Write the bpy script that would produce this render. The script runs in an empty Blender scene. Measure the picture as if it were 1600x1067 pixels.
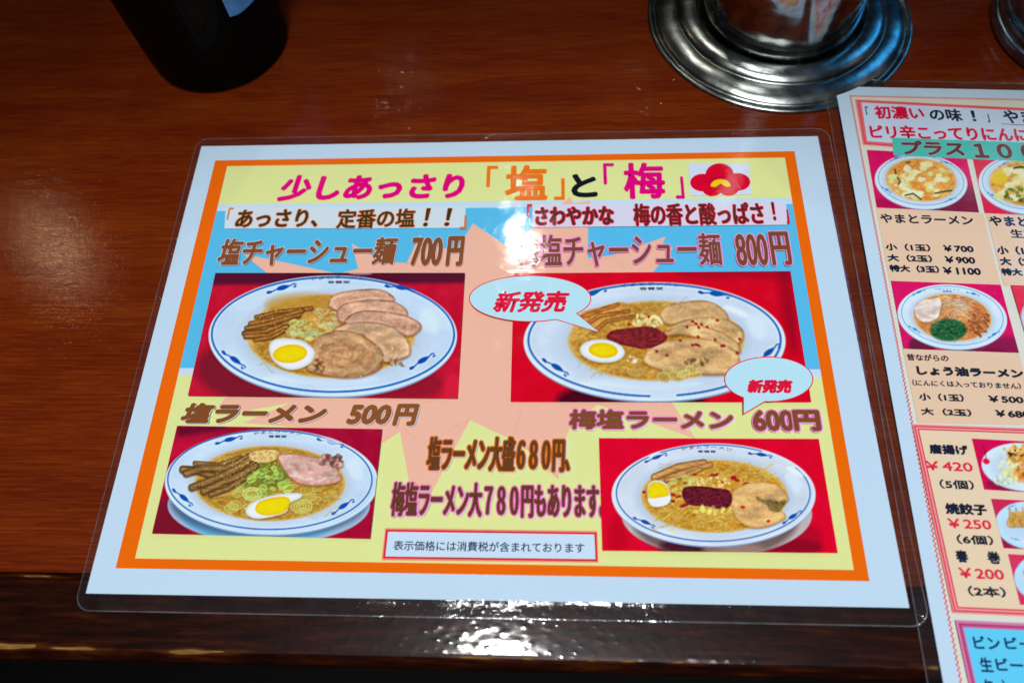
import bpy, math, random
import numpy as np
from mathutils import Matrix, Vector

# ------------------------------------------------------------------ camera, world, lamps, exposure
scn = bpy.context.scene
COL = scn.collection
R = np.array([[0.99837371, 0.02369297, -0.05185145],
              [-0.0012605, -0.90014759, -0.4355832],
              [-0.05699422, 0.43494017, -0.89865383]])      # world -> camera (x right, y down, z forward)
CAM = np.array([0.02525393, -0.13885815, 0.28331184])
FPX = 1176.5                                                # focal length in pixels of a 1600 px wide picture
cam = bpy.data.cameras.new('camera')
cam.sensor_width = 36.0
cam.lens = FPX * 36 / 1600
cam.clip_start = 0.01; cam.clip_end = 50
cam.dof.use_dof = True; cam.dof.focus_distance = 0.315; cam.dof.aperture_fstop = 7.0
camo = bpy.data.objects.new('camera', cam); COL.objects.link(camo)
rt, dn, fw = R
M = Matrix(((rt[0], -dn[0], -fw[0], CAM[0]), (rt[1], -dn[1], -fw[1], CAM[1]), (rt[2], -dn[2], -fw[2], CAM[2]), (0, 0, 0, 1)))
camo.matrix_world = M
scn.camera = camo
scn.cycles.caustics_reflective = False
scn.view_settings.view_transform = 'Standard'; scn.view_settings.look = 'None'
scn.view_settings.exposure = 0; scn.view_settings.gamma = 1

w = bpy.data.worlds.new("World"); scn.world = w; w.use_nodes = True
w.node_tree.nodes['Background'].inputs[0].default_value = (0.55, 0.62, 0.75, 1)
w.node_tree.nodes['Background'].inputs[1].default_value = 0.004

def lamp(name, loc, target, size, power, color, shape='DISK', sy=None, spread=math.pi):
    l = bpy.data.lights.new(name, 'AREA'); l.shape = shape; l.size = size
    if sy: l.size_y = sy
    l.energy = power; l.color = color; l.spread = spread
    o = bpy.data.objects.new(name, l); COL.objects.link(o)
    o.location = loc
    o.rotation_euler = (Vector(target) - Vector(loc)).to_track_quat('-Z', 'Y').to_euler()
    return o
lamp('ceiling_panel', (0.15, -0.75, 1.35), (0, 0.0, 0), 0.50, 3.2, (0.90, 0.94, 1.0), 'RECTANGLE', 0.26)
lamp('downlight_back', (-0.075, 1.03, 1.5), (0, 0.1, 0), 0.045, 1.7, (1.0, 0.96, 0.88))
lamp('downlight_over', (-0.10, -0.17, 1.5), (0, 0, 0), 0.13, 4.2, (0.98, 0.98, 0.96))
lamp('downlight_side', (-1.42, 1.02, 1.5), (0, 0.1, 0), 0.06, 0.36, (1.0, 0.72, 0.42))
lamp('blue_sign_lamp', (0.80, 0.48, 0.50), (0.15, 0.15, 0.02), 0.34, 1.5, (0.04, 0.40, 1.0), 'RECTANGLE', 0.40)
# a reflector downlight over the seat: its cone ends across the back of the counter
sp = bpy.data.lights.new('reflector_downlight', 'SPOT'); sp.energy = 126; sp.color = (0.90, 0.94, 1.0); sp.shadow_soft_size = 0.07
sp.spot_size = math.radians(36.8); sp.spot_blend = 0.12
spo = bpy.data.objects.new('reflector_downlight', sp); COL.objects.link(spo); spo.location = (0.03, -0.485, 2.0)
spo.rotation_euler = (Vector((0.01, -0.485, 0)) - spo.location).to_track_quat('-Z', 'Y').to_euler()

# light colour falling on the table: photographed sRGB / LIGHT = base colour
LIGHT = np.array([0.90, 0.93, 1.0])
def lin(c):
    c = np.asarray(c, float) / 255.0
    return np.where(c <= 0.04045, c / 12.92, ((c + 0.055) / 1.055) ** 2.4)
def alb(c):
    return np.clip(lin(c) / LIGHT, 0.002, 0.86)

# ------------------------------------------------------------------ pixel <-> place on a sheet
def ray(x, y):
    d = R.T @ np.array([(x - 800) / FPX, (y - 533.5) / FPX, 1.0]); return d / np.linalg.norm(d)
def project(P):
    Y = (P - CAM) @ R.T
    return FPX * Y[..., 0] / Y[..., 2] + 800, FPX * Y[..., 1] / Y[..., 2] + 533.5
class Sheet:
    """a flat sheet: origin, in-plane axes u,v (may be slightly skew), normal"""
    def __init__(s, name, o, u, v):
        s.o = np.array(o, float); s.u = np.array(u, float); s.v = np.array(v, float)
        s.n = np.cross(s.u, s.v); s.n /= np.linalg.norm(s.n)
        s.B = np.linalg.inv(np.stack([s.u, s.v, s.n], 1)); s.h = 0.0; s.root = None; s.slope = None
    def loc(s, p, h=0.0):
        d = ray(*p); t = ((s.o + s.n * h - CAM) @ s.n) / (d @ s.n)
        q = s.B @ (CAM + d * t - s.o); return np.array([q[0], q[1]])
    def world(s, a, b, h=0.0):
        a = np.asarray(a); b = np.asarray(b)
        return s.o + a[..., None] * s.u + b[..., None] * s.v + np.asarray(h)[..., None] * s.n
    def up(s, d=0.000012):
        s.h += d; return s.h
class Crop:
    def __init__(s, x0, y0, k): s.x0, s.y0, s.k = x0, y0, k
    def __call__(s, p): return (s.x0 + p[0] / s.k, s.y0 + p[1] / s.k)
PX = Crop(0, 0, 1)
# crops through which the sheet prints were measured
Z1 = Crop(320, 230, 1600 / 440); Z2 = Crop(740, 230, 1600 / 540); Z3 = Crop(280, 420, 1600 / 480)
Z4 = Crop(720, 420, 1600 / 560); Z5 = Crop(200, 640, 1600 / 440); Z6 = Crop(580, 640, 1600 / 380)
Z7 = Crop(920, 660, 4.0)
ZA = Crop(1300, 120, 970 / 300); ZB = Crop(1340, 430, 1110 / 260); ZC = Crop(1400, 670, 736 / 200); ZD = Crop(1420, 900, 1150 / 180)
ZE = Crop(1480, 980, 1472 / 120); ZF = Crop(1500, 680, 3.95)

# ------------------------------------------------------------------ object helpers
def link(name, me, parent=None):
    o = bpy.data.objects.new(name, me); COL.objects.link(o)
    if parent is not None: o.parent = parent
    return o
def mesh(name, verts, faces, mats, midx=None, smooth=False):
    me = bpy.data.meshes.new(name)
    verts = np.asarray(verts, np.float32)
    if isinstance(faces, np.ndarray):
        n, k = faces.shape
        me.vertices.add(len(verts)); me.vertices.foreach_set('co', verts.ravel())
        me.loops.add(n * k); me.loops.foreach_set('vertex_index', faces.astype(np.int32).ravel())
        me.polygons.add(n); me.polygons.foreach_set('loop_start', np.arange(0, n * k, k, dtype=np.int32))
    else:
        me.from_pydata([tuple(v) for v in verts.tolist()], [], faces)
    for m in (mats if isinstance(mats, (list, tuple)) else [mats]): me.materials.append(m)
    if midx is not None: me.polygons.foreach_set('material_index', np.asarray(midx, np.int32))
    if smooth: me.polygons.foreach_set('use_smooth', np.ones(len(me.polygons), bool))
    me.update(calc_edges=True)
    return me
def label(o, text=None, cat=None, group=None, kind=None):
    for k, v in (('label', text), ('category', cat), ('group', group), ('kind', kind)):
        if v: o[k] = v
    return o
def thing(name, loc, text, cat):
    o = bpy.data.objects.new(name, None); COL.objects.link(o); o.location = loc; o.empty_display_size = 0.02
    return label(o, text, cat)

# ------------------------------------------------------------------ materials
class N:
    """small node-building helper"""
    def __init__(s, name):
        s.m = bpy.data.materials.new(name); s.m.use_nodes = True; s.t = s.m.node_tree
        s.b = s.t.nodes['Principled BSDF']; s.out = s.t.nodes['Material Output']
    def n(s, typ, **kw):
        x = s.t.nodes.new(typ)
        for k, v in kw.items():
            if k in x.inputs: x.inputs[k].default_value = v
            else: setattr(x, k, v)
        return x
    def l(s, a, b): s.t.links.new(a, b)
    def obj(s, scale=(1, 1, 1), rot=0):
        tc = s.n('ShaderNodeTexCoord'); mp = s.n('ShaderNodeMapping')
        mp.inputs['Scale'].default_value = scale; mp.inputs['Rotation'].default_value = (0, 0, rot)
        s.l(tc.outputs['Object'], mp.inputs['Vector']); return mp.outputs['Vector']
    def noise(s, vec, scale, detail=2, rough=0.5):
        x = s.n('ShaderNodeTexNoise'); x.inputs['Scale'].default_value = scale
        x.inputs['Detail'].default_value = detail; x.inputs['Roughness'].default_value = rough
        s.l(vec, x.inputs['Vector']); return x.outputs['Fac']
    def math(s, op, a, b=None, clamp=False):
        x = s.n('ShaderNodeMath'); x.operation = op; x.use_clamp = clamp
        for i, v in enumerate((a, b)):
            if v is None: continue
            if isinstance(v, (int, float)): x.inputs[i].default_value = v
            else: s.l(v, x.inputs[i])
        return x.outputs[0]
    def ramp(s, fac, stops):
        x = s.n('ShaderNodeValToRGB'); e = x.color_ramp.elements
        while len(e) < len(stops): e.new(0.5)
        for q, (p, c) in zip(e, stops):
            q.position = p; q.color = (c if len(c) == 4 else (*c, 1))
        s.l(fac, x.inputs[0]); return x.outputs[0]
    def mix(s, f, a, b, mode='MIX'):
        x = s.n('ShaderNodeMix'); x.data_type = 'RGBA'; x.blend_type = mode
        for i, v in ((0, f), (6, a), (7, b)):
            if isinstance(v, (int, float)): x.inputs[i].default_value = v
            elif isinstance(v, tuple): x.inputs[i].default_value = (*v[:3], 1)
            else: s.l(v, x.inputs[i])
        return x.outputs[2]
    def bump(s, h, dist, strength=1.0, normal=None):
        x = s.n('ShaderNodeBump'); x.inputs['Distance'].default_value = dist; x.inputs['Strength'].default_value = strength
        s.l(h, x.inputs['Height'])
        if normal is not None: s.l(normal, x.inputs['Normal'])
        return x.outputs[0]

def film_coat(k):
    """laminate over the print: clear glossy coat that ripples a little"""
    v = k.obj((1, 1, 0))
    vs = k.obj((0.55, 1.5, 0), 0.06)
    big = k.noise(v, 24, 1)
    fine = k.noise(vs, 520, 3, 0.6)
    patch = k.noise(v, 70, 2)
    amt = k.math('MULTIPLY', k.math('SUBTRACT', patch, 0.36, True), 1.0)
    h = k.math('ADD', k.math('MULTIPLY', big, 0.00055), k.math('MULTIPLY', k.math('MULTIPLY', fine, amt), 0.00030))
    nb = k.bump(h, 1.0)
    k.b.inputs['Coat Weight'].default_value = 1.0
    k.l(k.math('ADD', 0.03, k.math('MULTIPLY', k.noise(k.obj((1, 1, 0)), 33, 4, 0.7), 0.06)), k.b.inputs['Coat Roughness'])
    k.b.inputs['Coat IOR'].default_value = 1.5
    k.l(nb, k.b.inputs['Coat Normal'])
def print_grain(k, col, amt=0.07):
    g = k.noise(k.obj((1, 1, 0)), 2600, 2, 0.7)
    f = k.math('ADD', k.math('MULTIPLY', g, 2 * amt), 1 - amt)
    x = k.n('ShaderNodeVectorMath'); x.operation = 'SCALE'
    k.l(col, x.inputs[0]); k.l(f, x.inputs['Scale']); return x.outputs[0]
_ink = {}
def ink(c):
    c = tuple(c)
    if c not in _ink:
        k = N('ink_%d_%d_%d' % c); rgb = k.n('ShaderNodeRGB'); rgb.outputs[0].default_value = (*alb(c), 1)
        k.l(print_grain(k, rgb.outputs[0]), k.b.inputs['Base Color'])
        k.b.inputs['Roughness'].default_value = 0.6; k.b.inputs['Specular IOR Level'].default_value = 0.0
        film_coat(k); _ink[c] = k.m
    return _ink[c]
k = N('photo_print'); a = k.n('ShaderNodeVertexColor'); a.layer_name = 'Col'
k.l(print_grain(k, a.outputs[0], 0.10), k.b.inputs['Base Color'])
k.b.inputs['Roughness'].default_value = 0.6; k.b.inputs['Specular IOR Level'].default_value = 0.0
film_coat(k); PHOTO = k.m

# clear film border: see-through sheet with a surface gloss and a breath of haze
def film_material(name, haze, rough, hazecol=(0.55, 0.62, 0.7)):
    k = N(name); k.t.nodes.remove(k.b)
    tr = k.n('ShaderNodeBsdfTransparent'); tr.inputs[0].default_value = (0.93, 0.95, 0.95, 1)
    gl = k.n('ShaderNodeBsdfGlossy'); gl.inputs['Roughness'].default_value = rough
    df = k.n('ShaderNodeBsdfDiffuse'); df.inputs[0].default_value = (*hazecol, 1)
    v = k.obj((1, 1, 1)); h = k.math('ADD', k.math('MULTIPLY', k.noise(v, 40, 1), 0.0014), k.math('MULTIPLY', k.noise(v, 420, 3), 0.00016))
    nb = k.bump(h, 1.0); k.l(nb, gl.inputs['Normal'])
    fr = k.n('ShaderNodeFresnel'); fr.inputs[0].default_value = 1.5; k.l(nb, fr.inputs['Normal'])
    m1 = k.n('ShaderNodeMixShader'); m2 = k.n('ShaderNodeMixShader')
    sc = k.math('GREATER_THAN', k.noise(k.obj((0.4, 2.2, 1), 0.5), 900, 3, 0.7), 0.71)
    k.l(k.math('ADD', k.math('MULTIPLY', k.noise(v, 120, 3), haze), k.math('MULTIPLY', sc, 0.05)), m1.inputs[0])
    k.l(tr.outputs[0], m1.inputs[1]); k.l(df.outputs[0], m1.inputs[2])
    k.l(k.math('MULTIPLY', fr.outputs[0], 1.15), m2.inputs[0])
    k.l(m1.outputs[0], m2.inputs[1]); k.l(gl.outputs[0], m2.inputs[2]); k.l(m2.outputs[0], k.out.inputs[0])
    return k.m
FILM = film_material('clear_film', 0.022, 0.09)
FILM_EDGE = film_material('film_cut_edge', 0.18, 0.12, (0.6, 0.66, 0.74))

def wood_top():
    k = N('red_brown_laminate_wood')
    v = k.obj((0.55, 15, 1), 0.012)
    broad = k.noise(k.obj((1.2, 9, 1), 0.03), 7, 3, 0.55)
    grain = k.noise(v, 60, 5, 0.65)
    fine = k.noise(k.obj((0.45, 24, 1)), 210, 3, 0.7)
    f = k.math('ADD', k.math('ADD', k.math('MULTIPLY', grain, 0.40), k.math('MULTIPLY', broad, 0.24)), k.math('MULTIPLY', fine, 0.42))
    c = k.ramp(f, [(0.37, (0.062, 0.0042, 0.0004)), (0.50, (0.118, 0.0112, 0.0006)), (0.65, (0.200, 0.033, 0.0016))])
    pores = k.math('LESS_THAN', k.noise(k.obj((0.8, 20, 1)), 200, 2, 0.5), 0.33)
    c = k.mix(k.math('MULTIPLY', pores, 0.55), c, (0.07, 0.006, 0.001))
    k.l(c, k.b.inputs['Base Color']); k.b.inputs['Roughness'].default_value = 0.5
    k.b.inputs['Specular IOR Level'].default_value = 0.06
    k.b.inputs['Coat Weight'].default_value = 0.9; k.l(k.math('ADD', 0.045, k.math('MULTIPLY', k.noise(k.obj((1, 1.6, 1), 0.4), 26, 4, 0.7), 0.06)), k.b.inputs['Coat Roughness'])
    h = k.math('ADD', k.math('MULTIPLY', grain, 0.00005), k.math('MULTIPLY', k.noise(k.obj((1, 9, 1)), 170, 3, 0.6), 0.00003))
    h = k.math('SUBTRACT', h, k.math('MULTIPLY', pores, 0.00001))
    nb = k.bump(h, 1.0, 0.8); k.l(nb, k.b.inputs['Normal']); k.l(nb, k.b.inputs['Coat Normal'])
    return k.m
def wood_edge():
    k = N('dark_varnished_edge_wood')
    tc = k.n('ShaderNodeTexCoord'); sep = k.n('ShaderNodeSeparateXYZ'); k.l(tc.outputs['Object'], sep.inputs[0])
    y = sep.outputs[1]
    v = k.obj((1, 10, 1))
    g = k.noise(v, 45, 4, 0.6)
    c = k.ramp(g, [(0.35, (0.006, 0.0012, 0.0005)), (0.55, (0.019, 0.0030, 0.0008)), (0.72, (0.046, 0.0085, 0.0018))])
    # varnish rubbed through to pale wood along both arrises
    n1 = k.noise(k.obj((0.32, 1.6, 1)), 70, 3, 0.6)
    d1 = k.math('MULTIPLY', k.math('ABSOLUTE', k.math('ADD', y, 0.0992)), 90.0)
    d2 = k.math('MULTIPLY', k.math('ABSOLUTE', k.math('ADD', y, 0.1240)), 95.0)
    w1 = k.math('SUBTRACT', n1, k.math('ADD', d1, 0.525)); w2 = k.math('SUBTRACT', n1, k.math('ADD', d2, 0.545))
    wear = k.math('GREATER_THAN', k.math('MAXIMUM', w1, w2), 0.0)
    halo = k.math('MULTIPLY', k.math('ADD', k.math('MAXIMUM', w1, w2), 0.10, True), 6.0, True)
    worn = k.ramp(k.noise(k.obj((1, 12, 1)), 120, 3), [(0.3, (0.10, 0.045, 0.008)), (0.7, (0.30, 0.17, 0.04))])
    c = k.mix(halo, c, (0.12, 0.028, 0.004)); c = k.mix(wear, c, worn)
    k.l(c, k.b.inputs['Base Color'])
    k.l(k.math('ADD', k.math('MULTIPLY', wear, 0.4), 0.36), k.b.inputs['Roughness'])
    cw = k.math('SUBTRACT', 1.0, wear)
    k.l(cw, k.b.inputs['Coat Weight']); k.b.inputs['Coat Roughness'].default_value = 0.085; k.b.inputs['Specular IOR Level'].default_value = 0.08
    vo = k.n('ShaderNodeTexVoronoi'); vo.inputs['Scale'].default_value = 330; vo.feature = 'SMOOTH_F1'
    k.l(k.obj((0.8, 1.3, 1)), vo.inputs['Vector'])
    spk = k.math('POWER', k.math('SUBTRACT', 1.0, vo.outputs[0], True), 3.0)
    h = k.math('ADD', k.math('MULTIPLY', k.noise(k.obj((0.7, 1.2, 1)), 80, 3, 0.5), 0.00012), k.math('MULTIPLY', spk, 0.00006))
    h = k.math('SUBTRACT', h, k.math('MULTIPLY', wear, 0.0005))
    nb = k.bump(h, 1.0); k.l(nb, k.b.inputs['Coat Normal']); k.l(k.bump(h, 1.0, 0.5), k.b.inputs['Normal'])
    return k.m
def steel(name, tint=(0.62, 0.63, 0.60), rough=0.2, smudge=0.16):
    k = N(name); v = k.obj()
    sm = k.noise(v, 42, 5, 0.62)
    k.b.inputs['Base Color'].default_value = (*tint, 1); k.b.inputs['Metallic'].default_value = 1
    k.l(k.math('ADD', k.math('MULTIPLY', sm, smudge), rough), k.b.inputs['Roughness'])
    c = k.ramp(k.noise(v, 85, 5, 0.7), [(0.38, tuple(t * 0.45 for t in tint)), (0.62, tint)])
    k.l(c, k.b.inputs['Base Color'])
    h = k.math('ADD', k.math('MULTIPLY', k.noise(v, 45, 2), 0.0007), k.math('MULTIPLY', k.noise(v, 900, 2), 0.000015))
    k.l(k.bump(h, 1.0), k.b.inputs['Normal'])
    return k.m
def plain(name, col, rough=0.5, coat=0.0, metal=0.0, bump=0.0, scale=200):
    k = N(name); v = k.obj()
    f = k.noise(v, scale, 3)
    k.l(k.ramp(f, [(0.3, tuple(c * 0.8 for c in col)), (0.7, tuple(min(1, c * 1.12) for c in col))]), k.b.inputs['Base Color'])
    k.b.inputs['Roughness'].default_value = rough; k.b.inputs['Coat Weight'].default_value = coat; k.b.inputs['Specular IOR Level'].default_value = 0.1
    k.b.inputs['Coat Roughness'].default_value = 0.05; k.b.inputs['Metallic'].default_value = metal
    if bump: k.l(k.bump(f, bump), k.b.inputs['Normal'])
    return k.m

# ------------------------------------------------------------------ setting: counter, its edge trim, front panel, floor
def extrude_x(name, prof, x0, x1, mat, parent=None, nx=40, close=True, smooth=False):
    """profile in (y,z) swept along x"""
    P = len(prof); xs = np.linspace(x0, x1, nx)
    V = [(x, y, z) for x in xs for (y, z) in prof]; F = []
    for i in range(nx - 1):
        for j in range(P if close else P - 1):
            a = i * P + j; b = i * P + (j + 1) % P
            F.append((a, b, b + P, a + P))
    if close: F += [tuple(range(P)), tuple(range((nx - 1) * P + P - 1, (nx - 1) * P - 1, -1))]
    o = link(name, mesh(name, V, F, mat, smooth=smooth), parent); return o
counter = extrude_x('counter_top', [(-0.0978, -0.0005), (-0.0972, 0.0), (0.75, 0.0), (0.75, -0.03), (-0.0978, -0.03)], -1.1, 1.3, wood_top())
label(counter, 'red-brown wood-grain counter top under both menus', kind='structure')
prof = []
for t in np.linspace(0, 1, 26):                       # gently crowned strip, rolling over at the front
    y = -0.0984 - 0.0292 * t
    z = -0.0003 - 0.0009 * max(0, (t - 0.1)) ** 2 - 0.030 * max(0, t - 0.86) ** 1.35 + 0.0008 * math.exp(-((t - 0.04) / 0.03) ** 2) * -1
    prof.append((y, z))
prof += [(-0.1282, -0.006), (-0.1283, -0.034), (-0.0984, -0.034)]
EDGE = wood_edge()
trim = extrude_x('edge_trim', prof, -1.1, 1.3, EDGE, counter, 200)
label(trim, 'dark glossy wooden edge strip with worn, chipped varnish')
panel = extrude_x('front_panel', [(-0.095, -0.034), (-0.075, -0.034), (-0.075, -0.95), (-0.095, -0.95)], -1.1, 1.3, plain('dark_panel', (0.004, 0.002, 0.0015), 0.8), counter, 2)
fl = link('floor', mesh('floor', [(-3, -3, -0.951), (3, -3, -0.951), (3, 3, -0.951), (-3, 3, -0.951)], [(0, 1, 2, 3)], plain('dark_floor', (0.003, 0.0025, 0.002), 0.7, scale=8)))
label(fl, 'dark floor below the counter', kind='structure')

# ------------------------------------------------------------------ sheets
H0 = 0.00045
s1 = Sheet('menu', (0, 0, H0), (1, 0, 0), (0, 1, 0))
tmp = Sheet('t', (0, 0, 0.0024), (1, 0, 0), (0, 1, 0))
TLp = tmp.loc((1304.8, 135.9))
low = Sheet('t', (0, 0, 0.0012), (1, 0, 0), (0, 1, 0))
BLp = low.loc((1474.8, 1067)); TRp = tmp.loc((1600, 142.0))
O2 = np.array([*TLp, 0.0026]); D2 = np.array([*BLp, 0.0009]) - O2; U2 = np.array([*TRp, 0.0026]) - O2
s2 = Sheet('menu2', O2, U2 / np.linalg.norm(U2), -D2 / np.linalg.norm(D2))

def flat(sheet, name, pts, c, crop=PX, text=None, parent=None):
    """a printed patch given by its outline"""
    h = sheet.up(); q = [sheet.loc(crop(p)) for p in pts]
    V = [(*sheet_local(sheet, a, b, h),) for a, b in q]
    o = link(name, mesh(name, V, [tuple(range(len(V)))], ink(c) if not isinstance(c, bpy.types.Material) else c), parent or sheet.root)
    if text: label(o, text)
    return o
def sheet_local(sheet, a, b, h):
    P = sheet.world(np.array(a), np.array(b), h) - np.array(sheet.root.location); return P
def flat_tri(sheet, name, pts, c, crop=PX, text=None):
    """concave outline, filled by triangulation"""
    from mathutils.geometry import tessellate_polygon
    h = sheet.up(); q = [sheet.loc(crop(p)) for p in pts]
    V = [tuple(sheet_local(sheet, a, b, h)) for a, b in q]
    F = [tuple(t) for t in tessellate_polygon([[Vector(v) for v in V]])]
    me = mesh(name, V, F, ink(c)); 
    o = link(name, me, sheet.root)
    if text: label(o, text)
    return o
def spline(pts, n=6):
    pts = np.array(pts, float); L = len(pts); out = []
    for i in range(L):
        p0, p1, p2, p3 = pts[i - 1], pts[i], pts[(i + 1) % L], pts[(i + 2) % L]
        for t in np.linspace(0, 1, n, endpoint=False):
            out.append(0.5 * ((2 * p1) + (-p0 + p2) * t + (2 * p0 - 5 * p1 + 4 * p2 - p3) * t * t + (-p0 + 3 * p1 - 3 * p2 + p3) * t ** 3))
    return out
def ell_pts(cx, cy, a, b, rot=0, n=56, t0=0, t1=360):
    r = math.radians(rot); T = np.radians(np.linspace(t0, t1, n, endpoint=(t1 - t0) % 360 != 0))
    return [(cx + a * math.cos(t) * math.cos(r) - b * math.sin(t) * math.sin(r), cy + a * math.cos(t) * math.sin(r) + b * math.sin(t) * math.cos(r)) for t in T]
def frame_lines(sheet, name, pts, width, c, crop=PX, text=None, close=True):
    """printed rule of constant width (mm) along an outline"""
    q = np.array([sheet.loc(crop(p)) for p in pts]); n = len(q); h = sheet.up(); V = []; F = []
    for i in range(n):
        a = q[i - 1] if (close or i > 0) else q[i] * 2 - q[i + 1]; b = q[(i + 1) % n] if (close or i < n - 1) else q[i] * 2 - q[i - 1]
        d1 = (q[i] - a) / (np.linalg.norm(q[i] - a) + 1e-12); d2 = (b - q[i]) / (np.linalg.norm(b - q[i]) + 1e-12)
        n1 = np.array([-d1[1], d1[0]]); n2 = np.array([-d2[1], d2[0]]); m = n1 + n2; m /= max(0.3, (m @ m) / 2)
        for sgn in (1, -1): V.append(tuple(sheet_local(sheet, *(q[i] + m * sgn * width * 0.0005), h)))
    for i in range(n if close else n - 1):
        j = (i + 1) % n; F.append((2 * i, 2 * i + 1, 2 * j + 1, 2 * j))
    o = link(name, mesh(name, V, F, ink(c)), sheet.root)
    if text: label(o, text)
    return o

# ---- lettering
_glyphs = {}
def glyphs(body, shear=0.0):
    key = (body, shear)
    if key not in _glyphs:
        c = bpy.data.curves.new('lettering_source', 'FONT'); c.body = body; c.shear = shear; c.resolution_u = 3
        o = bpy.data.objects.new('lettering_source', c); COL.objects.link(o)
        bpy.context.view_layer.update()
        dg = bpy.context.evaluated_depsgraph_get()
        me = bpy.data.meshes.new_from_object(o.evaluated_get(dg))
        v = np.zeros(len(me.vertices) * 3, np.float32); me.vertices.foreach_get('co', v); v = v.reshape(-1, 3)[:, :2].astype(float)
        me.calc_loop_triangles(); f = np.zeros(len(me.loop_triangles) * 3, np.int32); me.loop_triangles.foreach_get('vertices', f)
        f = f.reshape(-1, 3)
        A, B, C = v[f[:, 0]], v[f[:, 1]], v[f[:, 2]]
        cr = (B[:, 0] - A[:, 0]) * (C[:, 1] - A[:, 1]) - (B[:, 1] - A[:, 1]) * (C[:, 0] - A[:, 0])
        f[cr < 0] = f[cr < 0][:, ::-1]
        bpy.data.objects.remove(o); bpy.data.curves.remove(c); bpy.data.meshes.remove(me)
        _glyphs[key] = (v, f)
    return _glyphs[key]
def write(sheet, body, lb, rt_, crop, c, bold=0.12, out=None, r_out=0.0, shadow=None, sh_off=(0.35, -0.3), shear=0.0, text=None, arc=0.0, boldy=None, ns=8):
    """print one line of lettering: lb = left/bottom, rt_ = right/top of its ink (measured), bold & r_out in mm"""
    v, f = glyphs(body, shear)
    # lb / rt_ are the extremes seen in the photograph; allow for the slope of the row on the tilted sheet
    A = np.array(crop(lb)); B = np.array(crop(rt_)); mid = sheet.loc((A + B) / 2); e = 0.002
    cpt = [np.array(project(sheet.world(np.array(mid[0] + du), np.array(mid[1] + dv)))) for du, dv in ((0, 0), (e, 0), (0, e))]
    su = sheet.slope((A + B)[1] / 2) if sheet.slope else (cpt[1][1] - cpt[0][1]) / (cpt[1][0] - cpt[0][0]); kv = (cpt[2][0] - cpt[0][0]) / (cpt[2][1] - cpt[0][1])
    if su > 0: dy = su * (B[0] - A[0]); A = A - (0, dy); B = B + (0, dy)
    if kv > 0: dx = kv * (A[1] - B[1]); A = A + (dx, 0); B = B - (dx, 0)
    p = sheet.loc(A); q = sheet.loc(B)
    ud = sheet.loc(A + (10, 10 * su)) - p; ud /= np.linalg.norm(ud)
    wid = (q - p)[0] / ud[0]; hgt = (q - p)[1] - wid * ud[1]
    mn, mx = v.min(0), v.max(0)
    x = (v[:, 0] - mn[0]) / (mx[0] - mn[0]); y = (v[:, 1] - mn[1]) / (mx[1] - mn[1])
    r_tot = (bold + (r_out if out else 0)) / 1000
    along = r_tot + x * (wid - 2 * r_tot); a = p[0] + along * ud[0]; b = p[1] + along * ud[1] + r_tot + y * (hgt - 2 * r_tot)
    if arc: b = b - arc * 0.001 * (2 * x - 1) ** 2
    VV, FF, MI, mats = [], [], [], []
    def stamp(r, off, mat, n=ns):
        mi = len(mats); mats.append(mat)
        offs = [(0, 0)] if r <= 0 else [(r * math.cos(t), r * math.sin(t)) for t in np.linspace(0, 2 * math.pi, n, endpoint=False)] + [(0, 0)]
        for dx, dy in offs:
            h = sheet.up(0.0000016); base = sum(len(z) for z in VV)
            VV.append(sheet_local(sheet, a + dx + off[0], b + dy + off[1], np.full(len(a), h))); FF.append(f + base); MI.append(np.full(len(f), mi))
    if shadow: stamp(r_tot, (sh_off[0] / 1000, sh_off[1] / 1000), ink(shadow), 6)
    if out: stamp(r_tot, (0, 0), ink(out), 10)
    stamp(bold / 1000, (0, 0), ink(c))
    o = link('lettering', mesh('lettering', np.concatenate(VV), np.concatenate(FF), mats, np.concatenate(MI)), sheet.root)
    label(o, text or ('printed line reading ' + body))
    return o

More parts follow.
